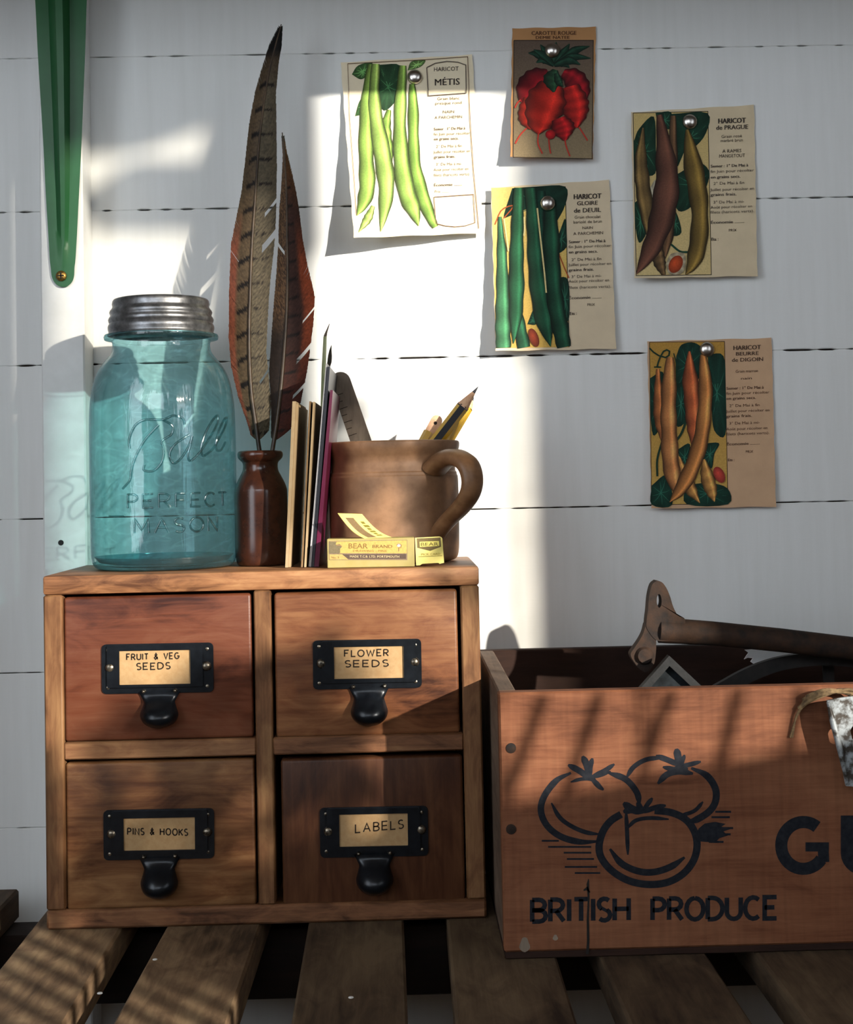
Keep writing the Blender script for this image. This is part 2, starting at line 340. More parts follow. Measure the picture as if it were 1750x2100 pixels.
def arc(cx, cy, rx, ry, a0, a1, n=10):
    return [(cx + rx * math.cos(math.radians(a0 + (a1 - a0) * i / n)), cy + ry * math.sin(math.radians(a0 + (a1 - a0) * i / n))) for i in range(n + 1)]
GLY = {   # one-line capitals on a unit-high box: (advance, strokes)
 'A': (.7, [[(0, 0), (.35, 1), (.7, 0)], [(.13, .36), (.57, .36)]]),
 'B': (.6, [[(0, 0), (0, 1)], [(0, 1)] + arc(.3, .76, .26, .24, 90, -90, 6) + [(0, .52)], [(0, .52)] + arc(.32, .26, .28, .26, 90, -90, 6) + [(0, 0)]]),
 'C': (.7, [arc(.38, .5, .38, .5, 50, 310, 12)]),
 'D': (.68, [[(0, 0), (0, 1)], [(0, 1)] + arc(.22, .5, .46, .5, 90, -90, 10) + [(0, 0)]]),
 'E': (.55, [[(.55, 1), (0, 1), (0, 0), (.55, 0)], [(0, .52), (.45, .52)]]),
 'F': (.52, [[(.52, 1), (0, 1), (0, 0)], [(0, .52), (.42, .52)]]),
 'G': (.74, [arc(.38, .5, .38, .5, 50, 350, 12) + [(.74, .45), (.42, .45)]]),
 'H': (.62, [[(0, 0), (0, 1)], [(.62, 0), (.62, 1)], [(0, .52), (.62, .52)]]),
 'I': (.06, [[(.03, 0), (.03, 1)]]),
 'K': (.6, [[(0, 0), (0, 1)], [(.58, 1), (0, .45)], [(.18, .6), (.62, 0)]]),
 'L': (.5, [[(0, 1), (0, 0), (.5, 0)]]),
 'M': (.8, [[(0, 0), (.05, 1), (.4, .2), (.75, 1), (.8, 0)]]),
 'N': (.62, [[(0, 0), (0, 1), (.62, 0), (.62, 1)]]),
 'O': (.78, [arc(.39, .5, .39, .5, 90, 450, 16)]),
 'P': (.56, [[(0, 0), (0, 1)], [(0, 1)] + arc(.28, .73, .28, .27, 90, -90, 6) + [(0, .46)]]),
 'R': (.6, [[(0, 0), (0, 1)], [(0, 1)] + arc(.28, .74, .28, .26, 90, -90, 6) + [(0, .48)], [(.26, .48), (.6, 0)]]),
 'S': (.52, [arc(.27, .75, .25, .25, 40, 270, 8) + arc(.26, .25, .26, .25, 90, -140, 8)]),
 'T': (.6, [[(0, 1), (.6, 1)], [(.3, 1), (.3, 0)]]),
 'U': (.64, [[(0, 1), (0, .34)] + arc(.32, .32, .32, .32, 180, 360, 8) + [(.64, 1)]]),
 'V': (.66, [[(0, 1), (.33, 0), (.66, 1)]]),
 'W': (.95, [[(0, 1), (.24, 0), (.48, .85), (.72, 0), (.95, 1)]]),
 '&': (.62, [[(.62, 0), (.15, .72), (.3, 1), (.45, .75), (.02, .25), (.22, 0), (.62, .42)]]),
 ' ': (.4, [])}
def strokes(text, gap=0.22):
    """text as strokes on a unit-high line; returns width and list of point lists"""
    x = 0; out = []
    for ch in text:
        a, st = GLY[ch]
        for s_ in st: out.append([(px + x, py) for px, py in s_])
        x += a + gap
    return x - gap, out

def letters(m, text, box, put, w, gap=0.22, slope=0.0, col=None, jit=0.0):
    """stroke lettering fitted in box (x0, top, x1, bottom) of picture units; put() maps them to the room"""
    x0, yt, x1, yb = box; wd, st = strokes(text, gap)
    for s_ in st:
        j = [random.uniform(-jit, jit), random.uniform(-jit, jit)]
        pts = [(x0 + (p[0] + j[0]) / wd * (x1 - x0), yb + (p[1] + j[1]) * (yt - yb) + slope * (p[0] / wd)) for p in s_]
        vs, fs = ribbon(pts, w); m.add([put(*v) for v in vs], fs, col)

_font = {}
def typeset(text, size):
    """outline lettering through Blender's own font: 2-D points (baseline at 0, left at 0) and faces"""
    key = text
    if key not in _font:
        c = bpy.data.curves.new('type', 'FONT'); c.body = text; c.size = 1.0; c.resolution_u = 2; c.fill_mode = 'FRONT' if hasattr(c, 'fill_mode') else c.fill_mode
        o = bpy.data.objects.new('type', c); COL.objects.link(o)
        bpy.context.view_layer.update()
        me = bpy.data.meshes.new_from_object(o)
        _font[key] = ([tuple(v.co[:2]) for v in me.vertices], [tuple(p.vertices) for p in me.polygons])
        bpy.data.objects.remove(o); bpy.data.curves.remove(c); bpy.data.meshes.remove(me)
    vs, fs = _font[key]
    return [(x * size, y * size) for x, y in vs], fs

# ------------------------------------------------------------------ the room
YW = 0.17                                     # face of the boarded wall
LINES = [0.0323 - 0.1167 * k for k in range(6, 0, -1)] + [0.0323, 0.1486, 0.2648, 0.3821, 0.5004, 0.6197, 0.7375, 0.856, 0.974, 1.092, 1.21, 1.33]
WEAR = {0.0323: (0.7, 0.2), 0.1486: (0.9, 0.7), 0.2648: (1.1, 0.85), 0.3821: (1.7, 0.6), 0.5004: (1.5, 0.6), 0.6197: (1.2, -0.1)}
wb = thing('wall_back', (0, YW, -0.75), kind='structure')
M().box((-0.9, YW + 0.006, -0.75), (0.83, YW + 0.03, 1.36)).done('backing', 'gapdark', wb)
def gapprof(key, n):
    wmm, bias = WEAR.get(key, (1.0, 0.4))
    x = np.arange(n) * 0.003; g = np.zeros(n); r = np.random.RandomState(int(abs(key) * 9999) + 3)
    for k in range(26):
        g += np.sin(x * r.uniform(12, 420) + r.uniform(0, 6.28)) * r.uniform(0.1, 0.42)
    return np.clip(bias + 0.75 * g, 0.03, 1.0) * wmm * 0.001
NX = 577
prev = None
for i, z0 in enumerate(LINES[:-1]):
    z1 = LINES[i + 1]; fine = 0.0 < z0 < 0.65 or 0.0 < z1 < 0.65
    m = M()
    if fine:
        glo = gapprof(z0, NX); ghi = gapprof(z1, NX); vs = []; fs = []
        for k in range(NX):
            x = -0.9 + 1.73 * k / (NX - 1); a = z0 + glo[k] * 0.5; b = z1 - ghi[k] * 0.5
            vs += [(x, YW + 0.006, a), (x, YW + 0.0004, a), (x, YW, a + 0.0006), (x, YW, b - 0.0006), (x, YW + 0.0004, b), (x, YW + 0.006, b)]
        for k in range(NX - 1):
            for q in range(5): fs.append((k * 6 + q, k * 6 + 6 + q, k * 6 + 7 + q, k * 6 + 1 + q))
        m.add(vs, fs)
    else:
        m.box((-0.9, YW, z0 + 0.0005), (0.83, YW + 0.006, z1 - 0.0005))
    m.done('plank', 'wall', wb)

tag(M().box((-1.2, -2.6, -0.78), (1.2, 0.2, -0.75)).done('floor', 'floor'), kind='structure')
tag(M().box((-0.93, -2.6, 1.36), (0.83, 0.2, 1.39)).done('ceiling', 'room'), kind='structure')
wlf = thing('wall_left', (-0.9, -1.0, -0.75), kind='structure')
for (y0, y1, z0, z1) in ((-0.75, 0.2, -0.75, 1.36), (-2.6, -1.75, -0.75, 1.36), (-1.75, -0.75, -0.75, 0.15), (-1.75, -0.75, 1.2, 1.36)):
    M().box((-0.93, y0, z0), (-0.90, y1, z1)).done('board', 'room', wlf)

# white post in the corner of the shelf bay
pL = W(83, 600, 0.136).x; pR = W(172, 600, 0.136).x
post = tag(M().box((pL, 0.136, -0.75), (pR, YW, 1.36), 0.0012).done('trim_1', 'post'), kind='structure')
h = W(125, 1113, 0.136)
mm = M(); mm.tube([(h.x, 0.1358, h.z), (h.x, 0.1372, h.z)], 0.0021, 12); mm.done('nail_head', 'blackiron', post)

# right-hand wall with its window (outside the picture: the sun comes through here)
XR = 0.80
wr = thing('wall_right', (XR, -1.0, -0.75), kind='structure')
def rw(y0, y1, z0, z1, nm='board'): M().box((XR, y0, z0), (XR + 0.03, y1, z1)).done(nm, 'room', wr)
SILL, HEAD = 0.340, 0.980
rw(-0.70, 0.2, -0.75, 1.36); rw(-2.6, -1.62, -0.75, 1.36); rw(-1.62, -0.70, -0.75, SILL); rw(-1.62, -0.70, HEAD, 1.36)
wn = thing('window_1', (XR, -1.1, SILL), kind='structure')
def wbar(nm, y0, y1, z0, z1, mat='post', x0=0.0, x1=0.03): M().box((XR + x0, y0, z0), (XR + x1, y1, z1), 0.001).done(nm, mat, wn)
def wpan(nm, pts, mat='room', x0=0.010, x1=0.014):
    n = len(pts); m = M(); vs = [(XR + x0, y, z) for y, z in pts] + [(XR + x1, y, z) for y, z in pts]
    m.add(vs, [tuple(range(n)), tuple(range(2 * n - 1, n - 1, -1))] + [(i, i + n, (i + 1) % n + n, (i + 1) % n) for i in range(n)]); m.done(nm, mat, wn)
wbar('window_frame', -0.708, -0.70, 0.66, HEAD)
wpan('sun_block_panel', [(-1.197, 0.98), (-1.197, 0.64), (-1.225, 0.64), (-1.245, 0.69), (-1.62, 0.66), (-1.62, 0.98)])  # added panel that keeps sun off the wall left of the post
MT['dimming'] = glass_mat('dimming_pane', (0.92, 0.90, 0.87, 1), (0.8, 0.78, 0.75, 1))  # for added panes that dim the sun on parts of the wall
wpan('dimming_pane', [(-1.012, 0.62), (-1.197, 0.62), (-1.197, 0.98), (-1.012, 0.98)], 'dimming', 0.016, 0.0162)
wpan('dimming_pane', [(-0.70, 0.40), (-0.752, 0.40), (-0.752, 0.98), (-0.70, 0.98)], 'dimming', 0.016, 0.0162)
wbar('sill', -1.62, -0.70, SILL - 0.012, SILL, x0=-0.02, x1=0.06)
wbar('shade_bar', -1.012, -0.945, 0.69, HEAD)  # added short bar that keeps the feathers out of the sun
wpan('shade_cutout', [(-0.915, 0.98), (-0.915, 0.83), (-0.935, 0.80), (-1.003, 0.86), (-1.05, 0.885), (-1.13, 0.91), (-1.16, 0.945), (-1.09, 0.956), (-1.008, 0.926), (-1.008, 0.957), (-1.09, 0.960), (-1.165, 0.98)])  # added panel, outline cut to shape the sun patch on the wall
wpan('sill_shade_board', [(-0.70, 0.335), (-0.70, 0.343), (-0.788, 0.356), (-1.012, 0.402), (-1.235, 0.405), (-1.265, 0.362), (-1.40, 0.352), (-1.40, 0.335)], 'batten', 0.0, 0.008)  # added board, top edge sloped to cut off the sun on the crate
def leafy_blocker(name, y0, y1, z0, z1, n, label, stem=None, size=0.030, seed=1):  # unseen leaf masses added to shade the mug and lower drawers
    t_ = thing(name, (XR - 0.035, (y0 + y1) / 2, SILL), label, 'sun blocker'); r = random.Random(seed); m = M()
    cy, cz, ry, rz_ = (y0 + y1) / 2, (z0 + z1) / 2, (y1 - y0) / 2, (z1 - z0) / 2
    for k in range(n):
        while True:
            a, b = r.uniform(-1, 1), r.uniform(-1, 1)
            if a ** 4 + b ** 4 < 1: break
        c = Vector((XR - 0.035 + r.uniform(-0.03, 0.03), cy + a * ry, cz + b * rz_)); L_ = size * r.uniform(0.6, 1.1)
        d = Vector((r.uniform(-0.4, 0.4), r.uniform(-1, 1), r.uniform(-0.6, 1))).normalized(); s2 = d.cross(Vector((r.uniform(-.5, .5) + 1, r.uniform(-.6, .6), 0)).normalized()).normalized() * L_ * 0.32
        d *= L_; nn = d.cross(s2).normalized() * L_ * 0.06
        m.add([c, c + d * 0.4 + s2 + nn, c + d, c + d * 0.4 - s2 + nn, c + d * 0.45], [(0, 1, 4), (1, 2, 4), (2, 3, 4), (3, 0, 4)])
    m.done('foliage', 'leaf', t_)
    m = M(); m.tube([(XR - 0.035, cy, SILL + 0.001), (XR - 0.035, cy + 0.004, cz)], [0.004, 0.003], 8); m.done('stem', 'batten', t_, 60)
leafy_blocker('shade_plant', -0.905, -0.825, 0.49, 0.675, 240, 'added round leafy sun blocker on a thin stem at the side window, out of frame', seed=2)
leafy_blocker('shade_plant', -1.225, -1.00, 0.345, 0.525, 620, 'added low leafy sun blocker along the side window sill, out of frame', seed=5)
# unseen canes added along the sun's path so their shadows stripe crate and bench
TR1 = thing('shade_canes', (0.6, -0.6, 0.0), 'added slanting canes that stripe the crate with shadow, out of frame', 'shade canes')
TR2 = thing('shade_canes', (0.26, -0.7, 0.0), 'added upright canes that stripe the bench with shadow, out of frame', 'shade canes')
def cane(pa, pb_, r, tr):
    m = M(); m.tube([pa, pb_], r, 8); m.done('cane', 'twine', tr)
for (xa, ya, xb, yb) in ((1112, 1432, 1072, 1545), (1228, 1427, 1188, 1545), (1374, 1424, 1328, 1560), (1513, 1420, 1484, 1540), (1642, 1418, 1622, 1520)):
    pa, pb_ = W(xa, ya, -0.086) + SUN * 0.5, W(xb, yb, -0.086) + SUN * 0.5; d_ = pb_ - pa; cane(pa - d_ * 0.05, pb_ + d_ * 1.2, 0.0034, TR1)
for k in range(7):
    pa = Vector((-0.215, -0.015 - 0.031 * k, 0.003)) + SUN * 0.6; cane(pa + Vector((-0.01, 0.004, 0.12)), pa - Vector((-0.01, 0.004, 0.12)), 0.006, TR2)

# wall behind the photographer with its own window
wf = thing('wall_front', (0, -2.6, -0.75), kind='structure')
for (x0, x1, z0, z1) in ((0.32, 0.83, -0.75, 1.36), (-0.93, 0.32, -0.75, 0.62), (-0.93, 0.32, 1.32, 1.36)):
    M().box((x0, -2.03, z0), (x1, -2.0, z1)).done('board', 'room', wf)

# shelf above the picture, carried by the green bracket
shelf = tag(M().box((-0.70, YW - 0.30, 0.685), (0.62, YW, 0.705), 0.001).done('wall_shelf', 'room'), 'white wooden shelf above the seed cards, just out of frame', 'shelf')

# ------------------------------------------------------------------ green shelf bracket on the post
gb = thing('shelf_bracket', W(125, 580, 0.136), 'long tapering green enamelled metal shelf bracket screwed to the white post', 'bracket')
rows = []
SP = [(-60, 66, 181, 96, 140), (0, 72, 178, 100, 141), (100, 77, 175, 104, 142), (200, 83, 171, 108, 142), (300, 89, 167, 112, 142), (400, 94, 162, 116, 141), (480, 99, 158, 119, 139), (530, 102, 155, 122, 136), (548, 104, 153, 124, 133), (566, 106, 152, 126, 131), (578, 111, 148, 127, 131), (586, 119, 140, 128, 131), (588.5, 126, 133, 129, 130)]
SPs = spline(SP, 60)
for (y, a, b, c, d) in SPs:
    rib = 0.011 * min(1, max(0, (560 - y) / 330)) ; fl = 0.0016
    t = [(a, 0.0), (a, fl), (a + (c - a) * 0.5, fl), (c - 1.5, fl * 1.1), (c + (d - c) * 0.32, fl + rib), (c + (d - c) * 0.68, fl + rib), (d + 1.5, fl * 1.1), (d + (b - d) * 0.5, fl), (b, fl), (b, 0.0)]
    rows.append([W(px, y, 0.1355 - q) for px, q in t])
M().sheet(rows).done('upright_arm', 'green', gb, 35)
ztop = rows[0][0].z
ax = [W(66, -60, .135).x, W(181, -60, .135).x]
zz = 0.684
M().box((ax[0], 0.132, ztop - 0.002), (ax[1], 0.1358, zz), 0.001).done('heel', 'green', gb)
m = M(); xc = sum(ax) / 2
m.sheet([[(xc + (q - 0.5) * 2 * (0.018 - 0.009 * t), 0.134 - 0.24 * t, zz - 0.0012 - 0.006 * (1 - abs(q - 0.5) * 2)) for q in (0, 0.35, 0.65, 1)] for t in (0, 0.25, 0.5, 0.75, 1)])
m.done('shelf_arm', 'green', gb, 35)
def screw(x, y, Y, r, parent, mat='brass', name='screw', slot=True):
    p = W(x, y, Y); mm = M()
    mm.tube([(p.x, Y, p.z), (p.x, Y - r * 0.25, p.z), (p.x, Y - r * 0.5, p.z), (p.x, Y - r * 0.62, p.z)], [r, r, r * 0.75, r * 0.35], 16)
    o = mm.done(name, mat, parent, 40)
    if slot:
        s_ = M(); s_.box((p.x - r * 0.6, Y - r * 0.72, p.z - r * 0.12), (p.x + r * 0.6, Y - r * 0.5, p.z + r * 0.12)); s_.box((p.x - r * 0.12, Y - r * 0.72, p.z - r * 0.6), (p.x + r * 0.12, Y - r * 0.5, p.z + r * 0.6)); s_.done('slot', 'blackiron', o)
    return o
screw(126, 566, 0.1335, 0.0039, gb)

# ------------------------------------------------------------------ slatted bench
ZT = 0.003
bench = thing('slatted_bench', (0.1, 0.0, -0.75), 'weathered wooden bench top of spaced slats under the drawers and crate', 'bench')
SLX = [(-0.337, -0.276), (-0.2447, -0.1857), (-0.157, -0.0955), (-0.063, -0.0013), (0.0232, 0.0865), (0.1156, 0.179), (0.2043, 0.268), (0.297, 0.36), (0.388, 0.45), (0.48, 0.54)]
for k, (a, b) in enumerate(SLX):
    ye = 0.108 if k == 0 else 0.112 + 0.008 * random.random()
    tw = random.uniform(-0.0006, 0.0006)
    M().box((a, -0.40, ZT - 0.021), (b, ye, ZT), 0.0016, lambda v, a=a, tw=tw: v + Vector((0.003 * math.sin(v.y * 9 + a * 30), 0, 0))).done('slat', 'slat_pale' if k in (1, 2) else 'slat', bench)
M().box((-0.50, 0.066, -0.066), (0.62, 0.100, ZT - 0.0212), 0.001).done('batten', 'batten', bench)
M().box((-0.50, -0.39, -0.066), (0.62, -0.355, ZT - 0.0212), 0.001).done('batten', 'batten', bench)
for x in (-0.48, 0.58):
    for y in (0.066, -0.39):
        M().box((x, y, -0.75), (x + 0.035, y + 0.034, -0.0662), 0.001).done('leg', 'batten', bench)
for (x, y) in ((720, 2046), (205, 2037), (318, 1968)):
    d_ = FW * F + RT * (x - CX) - UP * (y - PPY); p = CAMP + d_ * ((ZT - CAMP.z) / d_.z)
    M().lathe([(0.0016, ZT - 0.0001), (0.0014, ZT + 0.0004), (0.0006, ZT + 0.0006)], (p.x, p.y), 8).done('paint_fleck', 'fleck', bench)

# ------------------------------------------------------------------ chest of four drawers
CL, CR, CT, CB, CD = -0.2328, 0.0512, 0.2307, ZT + 0.0003, 0.134
chest = thing('seed_drawer_chest', ((CL + CR) / 2, CD / 2, CB), 'small brown wooden chest of four labelled drawers standing on the slatted bench', 'drawer chest')
TB = 0.0125
M().box((CL, 0, CT - TB), (CR, CD, CT), 0.0018, seg=2).done('top_board', 'cab_h', chest, 40)
M().box((CL, 0.0004, CB), (CR, CD, CB + TB), 0.0016).done('bottom_board', 'cab_r', chest, 40)
M().box((CL + 0.0002, 0.0002, CB + TB), (CL + TB, CD, CT - TB), 0.0012).done('side_board', 'cab_v', chest, 40)
M().box((CR - TB, 0.0002, CB + TB), (CR - 0.0002, CD, CT - TB), 0.0012).done('side_board', 'cab_v', chest, 40)
dv = (W(522, 1350, 0).x, W(557, 1350, 0).x)
M().box((dv[0], 0.0005, CB + TB), (dv[1], CD, CT - TB), 0.001).done('divider', 'cab_v', chest, 40)
rz = (W(330, 1555, 0).z, W(330, 1519, 0).z)
M().box((CL + TB, 0.0008, rz[0]), (dv[0], CD, rz[1]), 0.001).done('rail', 'cab_r', chest, 40)
M().box((dv[1], 0.0008, rz[0]), (CR - TB, CD, rz[1]), 0.001).done('rail', 'cab_r', chest, 40)
M().box((CL + TB, CD - 0.004, CB + TB), (CR - TB, CD - 0.0005, CT - TB)).done('back_panel', 'crate_in', chest)

def rrect(x0, z0, x1, z1, r, n=4):
    out = []
    for cx, cz, a in ((x1 - r, z1 - r, 0), (x0 + r, z1 - r, 90), (x0 + r, z0 + r, 180), (x1 - r, z0 + r, 270)):
        out += arc(cx, cz, r, r, a, a + 90, n)
    return out
def drawer(name, mat, x0, x1, yt, yb, plate, opening, pull, text, lab):
    Yf = 0.0030
    xa = W(x0, (yt + yb) / 2, Yf).x; xb = W(x1, (yt + yb) / 2, Yf).x; xm = (x0 + x1) / 2
    za = W(xm, yb, Yf).z; zb = W(xm, yt, Yf).z
    d = M(); d.box((xa, Yf, za), (xb, Yf + 0.014, zb), 0.0022, seg=3)
    d.box((xa + 0.003, Yf + 0.0138, za + 0.002), (xb - 0.003, CD - 0.012, zb - 0.006))
    D = d.done('drawer', mat, chest, 40); D['label'] = lab
    # label holder: plate, raised frame, paper, rivets, screws and cup pull
    tilt = math.radians(-0.35)
    c = W((plate[0] + plate[2]) / 2, (plate[1] + plate[3]) / 2, Yf)
    pw = (plate[2] - plate[0]) / F * 1.003; ph_ = (plate[3] - plate[1]) / F * 1.003
    ow = (opening[2] - opening[0]) / F; oh = (opening[3] - opening[1]) / F
    oc = W((opening[0] + opening[2]) / 2, (opening[1] + opening[3]) / 2, Yf)
    def P2(x, z): return (c.x + x * math.cos(tilt) - z * math.sin(tilt), c.z + x * math.sin(tilt) + z * math.cos(tilt))
    ox, oz = oc.x - c.x, oc.z - c.z
    m = M()
    m.prism([P2(*q) for q in rrect(-pw / 2, -ph_ / 2, pw / 2, ph_ / 2, 0.003)], Yf - 0.0002, Yf - 0.0012)
    fo = [P2(*q) for q in rrect(ox - ow / 2 - 0.008, -ph_ / 2 + 0.004, ox + ow / 2 + 0.008, ph_ / 2 - 0.0006, 0.0012)]
    fi = [P2(*q) for q in rrect(ox - ow / 2, oz - oh / 2, ox + ow / 2, oz + oh / 2, 0.0004)]
    m.prism(fo, Yf - 0.0012, Yf - 0.0029, fi)
    H = m.done('label_holder', 'iron', D, 30)
    m = M(); m.prism([P2(ox + sx * (ow / 2 + 0.0006), oz + sz * (oh / 2 + 0.0006)) for sx, sz in ((-1, -1), (1, -1), (1, 1), (-1, 1))], Yf - 0.0013, Yf - 0.0017)
    m.done('paper_label', 'kraft', D)
    m = M()
    for t, bx, sl in text:
        letters(m, t, bx, lambda x, y: (lambda q: (q.x, Yf - 0.00182, q.z))(W(x, y, Yf)), 2.6, 0.32, sl, jit=0.03)
    m.done('handwriting', 'ink', D)
    for sx in (-1, 1):
        q = P2(sx * (pw / 2 - 0.0055) + (0.001 if sx > 0 else 0), 0.001); mm = M(); r = 0.0031
        mm.tube([(q[0], Yf - 0.001, q[1]), (q[0], Yf - 0.0022, q[1]), (q[0], Yf - 0.0032, q[1]), (q[0], Yf - 0.0037, q[1])], [r, r, r * 0.75, r * 0.3], 14)
        mm.done('screw', 'bolt', D, 50)
        for sz in (-1, 1):
            q = P2(sx * (pw / 2 - 0.004), sz * (ph_ / 2 - 0.004)); mm = M()
            mm.tube([(q[0], Yf - 0.001, q[1]), (q[0], Yf - 0.0016, q[1]), (q[0], Yf - 0.0019, q[1])], [0.0012, 0.0011, 0.0005], 8); mm.done('rivet', 'bolt', D, 50)
    # cup pull: a tongue that bows out and rounds off like a shell
    px, py0, py1, hw = pull
    t0 = W(px, py0, Yf); L_ = (py1 - py0) / F; w0 = hw / F; g = []
    nV, nU = 22, 18
    for iv in range(nV + 1):
        v = iv / nV
        wd = w0 * (1.06 - 0.30 * min(1, v / 0.28) ** 0.8 + 0.18 * max(0, min(1, (v - 0.28) / 0.3))) if v < 0.62 else w0 * 0.94 * math.sqrt(max(0, 1 - ((v - 0.62) / 0.38) ** 2))
        out = 0.0022 + 0.0118 * math.sin(min(1, max(0, (v - 0.08) / 0.62)) * math.pi / 2) ** 1.5
        if v > 0.7: out = 0.014 * math.sqrt(max(0, 1 - ((v - 0.7) / 0.3) ** 2 * 0.92))
        row = []
        for iu in range(nU + 1):
            u = iu / nU * 2 - 1; dome = math.sqrt(max(0, 1 - u * u)) * 0.8 + 0.2
            row.append((t0.x + u * wd, Yf - 0.0012 - out * dome, t0.z - v * L_))
        g.append(row)
    m = M(); m.sheet(g); m.done('cup_pull', 'iron', D, 60)
    for sx in (-1, 1):
        q = W(px + sx * 32, py0 - 2 - sx * 1, Yf); mm = M()
        mm.tube([(q.x, Yf - 0.001, q.z), (q.x, Yf - 0.0034, q.z), (q.x, Yf - 0.004, q.z)], [0.0014, 0.0012, 0.0005], 8); mm.done('rivet', 'bolt', D, 50)
    return D
drawer('d1', 'dr1', 131, 518, 1221, 1517, (211, 1320, 437, 1420), (247, 1333, 391, 1402), (328, 1418, 1491, 41),
       [('FRUIT & VEG', (261, 1341, 368, 1353), -3), ('SEEDS', (281, 1360, 350, 1373), -2)], 'reddish drawer marked fruit and veg seeds')
drawer('d2', 'dr2', 564, 941, 1212, 1509, (643, 1312, 864, 1411), (686, 1325, 828, 1390), (757, 1409, 1487, 40),
       [('FLOWER', (707, 1333, 797, 1346), -2), ('SEEDS', (708, 1354, 796, 1367), -1)], 'brown drawer marked flower seeds')
drawer('d3', 'dr3', 135, 524, 1560, 1862, (215, 1660, 438, 1760), (256, 1676, 400, 1741), (328, 1757, 1838, 40),
       [('PINS & HOOKS', (263, 1697, 386, 1710), 2)], 'tawny drawer marked pins and hooks')
drawer('d4', 'dr4', 578, 952, 1553, 1853, (658, 1655, 877, 1755), (697, 1668, 836, 1733), (768, 1750, 1831, 40),
       [('LABELS', (730, 1689, 828, 1706), -9)], 'dark drawer marked labels')

# ------------------------------------------------------------------ blue glass jar
YJ = 0.070
jc = W(334, 900, YJ); JS = (1 + YJ) / F
def jz(y): return W(334, y, YJ).z
jar = thing('preserving_jar', (jc.x, YJ, CT), 'blue-green embossed glass preserving jar with a ridged zinc lid', 'jar')
zb = CT + 0.0003
def jprof(off=0.0, zlow=0.0):
    pts = [(0.036, 0), (0.0445, 0.0003), (0.0480, 0.0022), (0.0497, 0.0065), (0.0503, 0.014)]
    P = [(r - off, zb + z + zlow) for r, z in pts]
    for y, r in ((1000, 148), (900, 148), (860, 147.5), (830, 146), (805, 142.5), (785, 138), (768, 132), (753, 124), (741, 115), (732, 107.5), (724, 102), (716, 99.5), (706, 99), (700, 101)):
        P.append((r * JS - off, jz(y)))
    return P
pr = spline(jprof(), 90)
m = M(); m.lathe([tuple(p) for p in pr], (jc.x, YJ), 96, True, False)
m.lathe([(0.099 * JS * 1000, jz(700)), (0.115 * JS * 1000, jz(697)), (0.1165 * JS * 1000, jz(692)), (0.115 * JS * 1000, jz(688)), (0.1 * JS * 1000, jz(686)), (0.097 * JS * 1000, jz(640))], (jc.x, YJ), 96, False, False)
glass = m.done('glass_body', 'glass', jar, 60)
m = M(); m.lathe([(0.0, zb + 0.0030), (0.036, zb + 0.0032), (0.0445, zb + 0.0046), (0.0480, zb + 0.0085)], (jc.x, YJ), 64, False, False)
m.lathe([(0.0, zb + 0.0016), (0.038, zb + 0.0017), (0.0465, zb + 0.0032)], (jc.x, YJ), 64, False, False)
m.done('thick_base', 'glass_deep', jar, 60)
# raised lettering on the glass, lying on the curve of the jar
RJ = 148 * JS
def onjar(x, y, off=0.0002):
    p = W(x, y, YJ - 0.03); dx = max(-RJ * 0.995, min(RJ * 0.995, (x - 334) * JS * 0.985)); return Vector((jc.x + dx, YJ - math.sqrt(RJ * RJ - dx * dx) - off, jz(y)))
def zj(pts): return [(250 + x / 7.0, 820 + y / 7.0) for x, y in pts]
m = M()
BALL = [[(170, 1265), (280, 1150), (300, 1030), (340, 900), (400, 770), (500, 610), (620, 480), (700, 400)],
        [(285, 720), (275, 620), (310, 500), (380, 390), (500, 330), (650, 330), (760, 330), (880, 280), (960, 290), (1020, 320), (1040, 400)],
        [(760, 340), (850, 390), (890, 450), (860, 540), (740, 620), (755, 720), (760, 820), (720, 930), (640, 1015), (560, 1035), (480, 1015), (490, 940)],
        [(1100, 540), (1020, 590), (900, 680), (840, 790), (850, 890), (900, 930), (980, 870), (1060, 750), (1120, 620), (1135, 555), (1110, 680), (1080, 800), (1085, 880), (1110, 905)],
        [(1110, 905), (1180, 840), (1260, 740), (1380, 540), (1450, 380), (1460, 270), (1400, 330), (1310, 500), (1250, 700), (1260, 820), (1290, 830)],
        [(1290, 830), (1390, 740), (1470, 590), (1540, 430), (1565, 300), (1530, 330), (1470, 480), (1435, 640), (1440, 750), (1490, 750), (1545, 640)]]
for st in BALL:
    q = [onjar(*p) for p in zj([tuple(a) for a in spline(st, 36)])]; m.tube(q, 0.00085, 8)
def jartext(t, a0, a1, ytop, ybot, gap):
    wd, st = strokes(t, gap)
    for s_ in st:
        pts = []
        dense = []
        for a, b in zip(s_, s_[1:]):
            for k in range(4): dense.append((a[0] + (b[0] - a[0]) * k / 4, a[1] + (b[1] - a[1]) * k / 4))
        dense.append(s_[-1])
        for px, py in dense:
            an = math.radians(a0 + (a1 - a0) * px / wd); y = ybot + (ytop - ybot) * py
            pts.append(Vector((jc.x + math.sin(an) * (RJ + 0.0002), YJ - math.cos(an) * (RJ + 0.0002), jz(y))))
        m.tube(pts, 0.00075, 8)
jartext('PERFECT', -19, 64, 1012, 1039, 0.3); jartext('MASON', -14, 53, 1060, 1088, 0.3)
m.tube([onjar(x, 1054) for x in (243, 252, 262, 276)], 0.0005, 6)
m.done('raised_lettering', 'glass_raised', jar, 60)
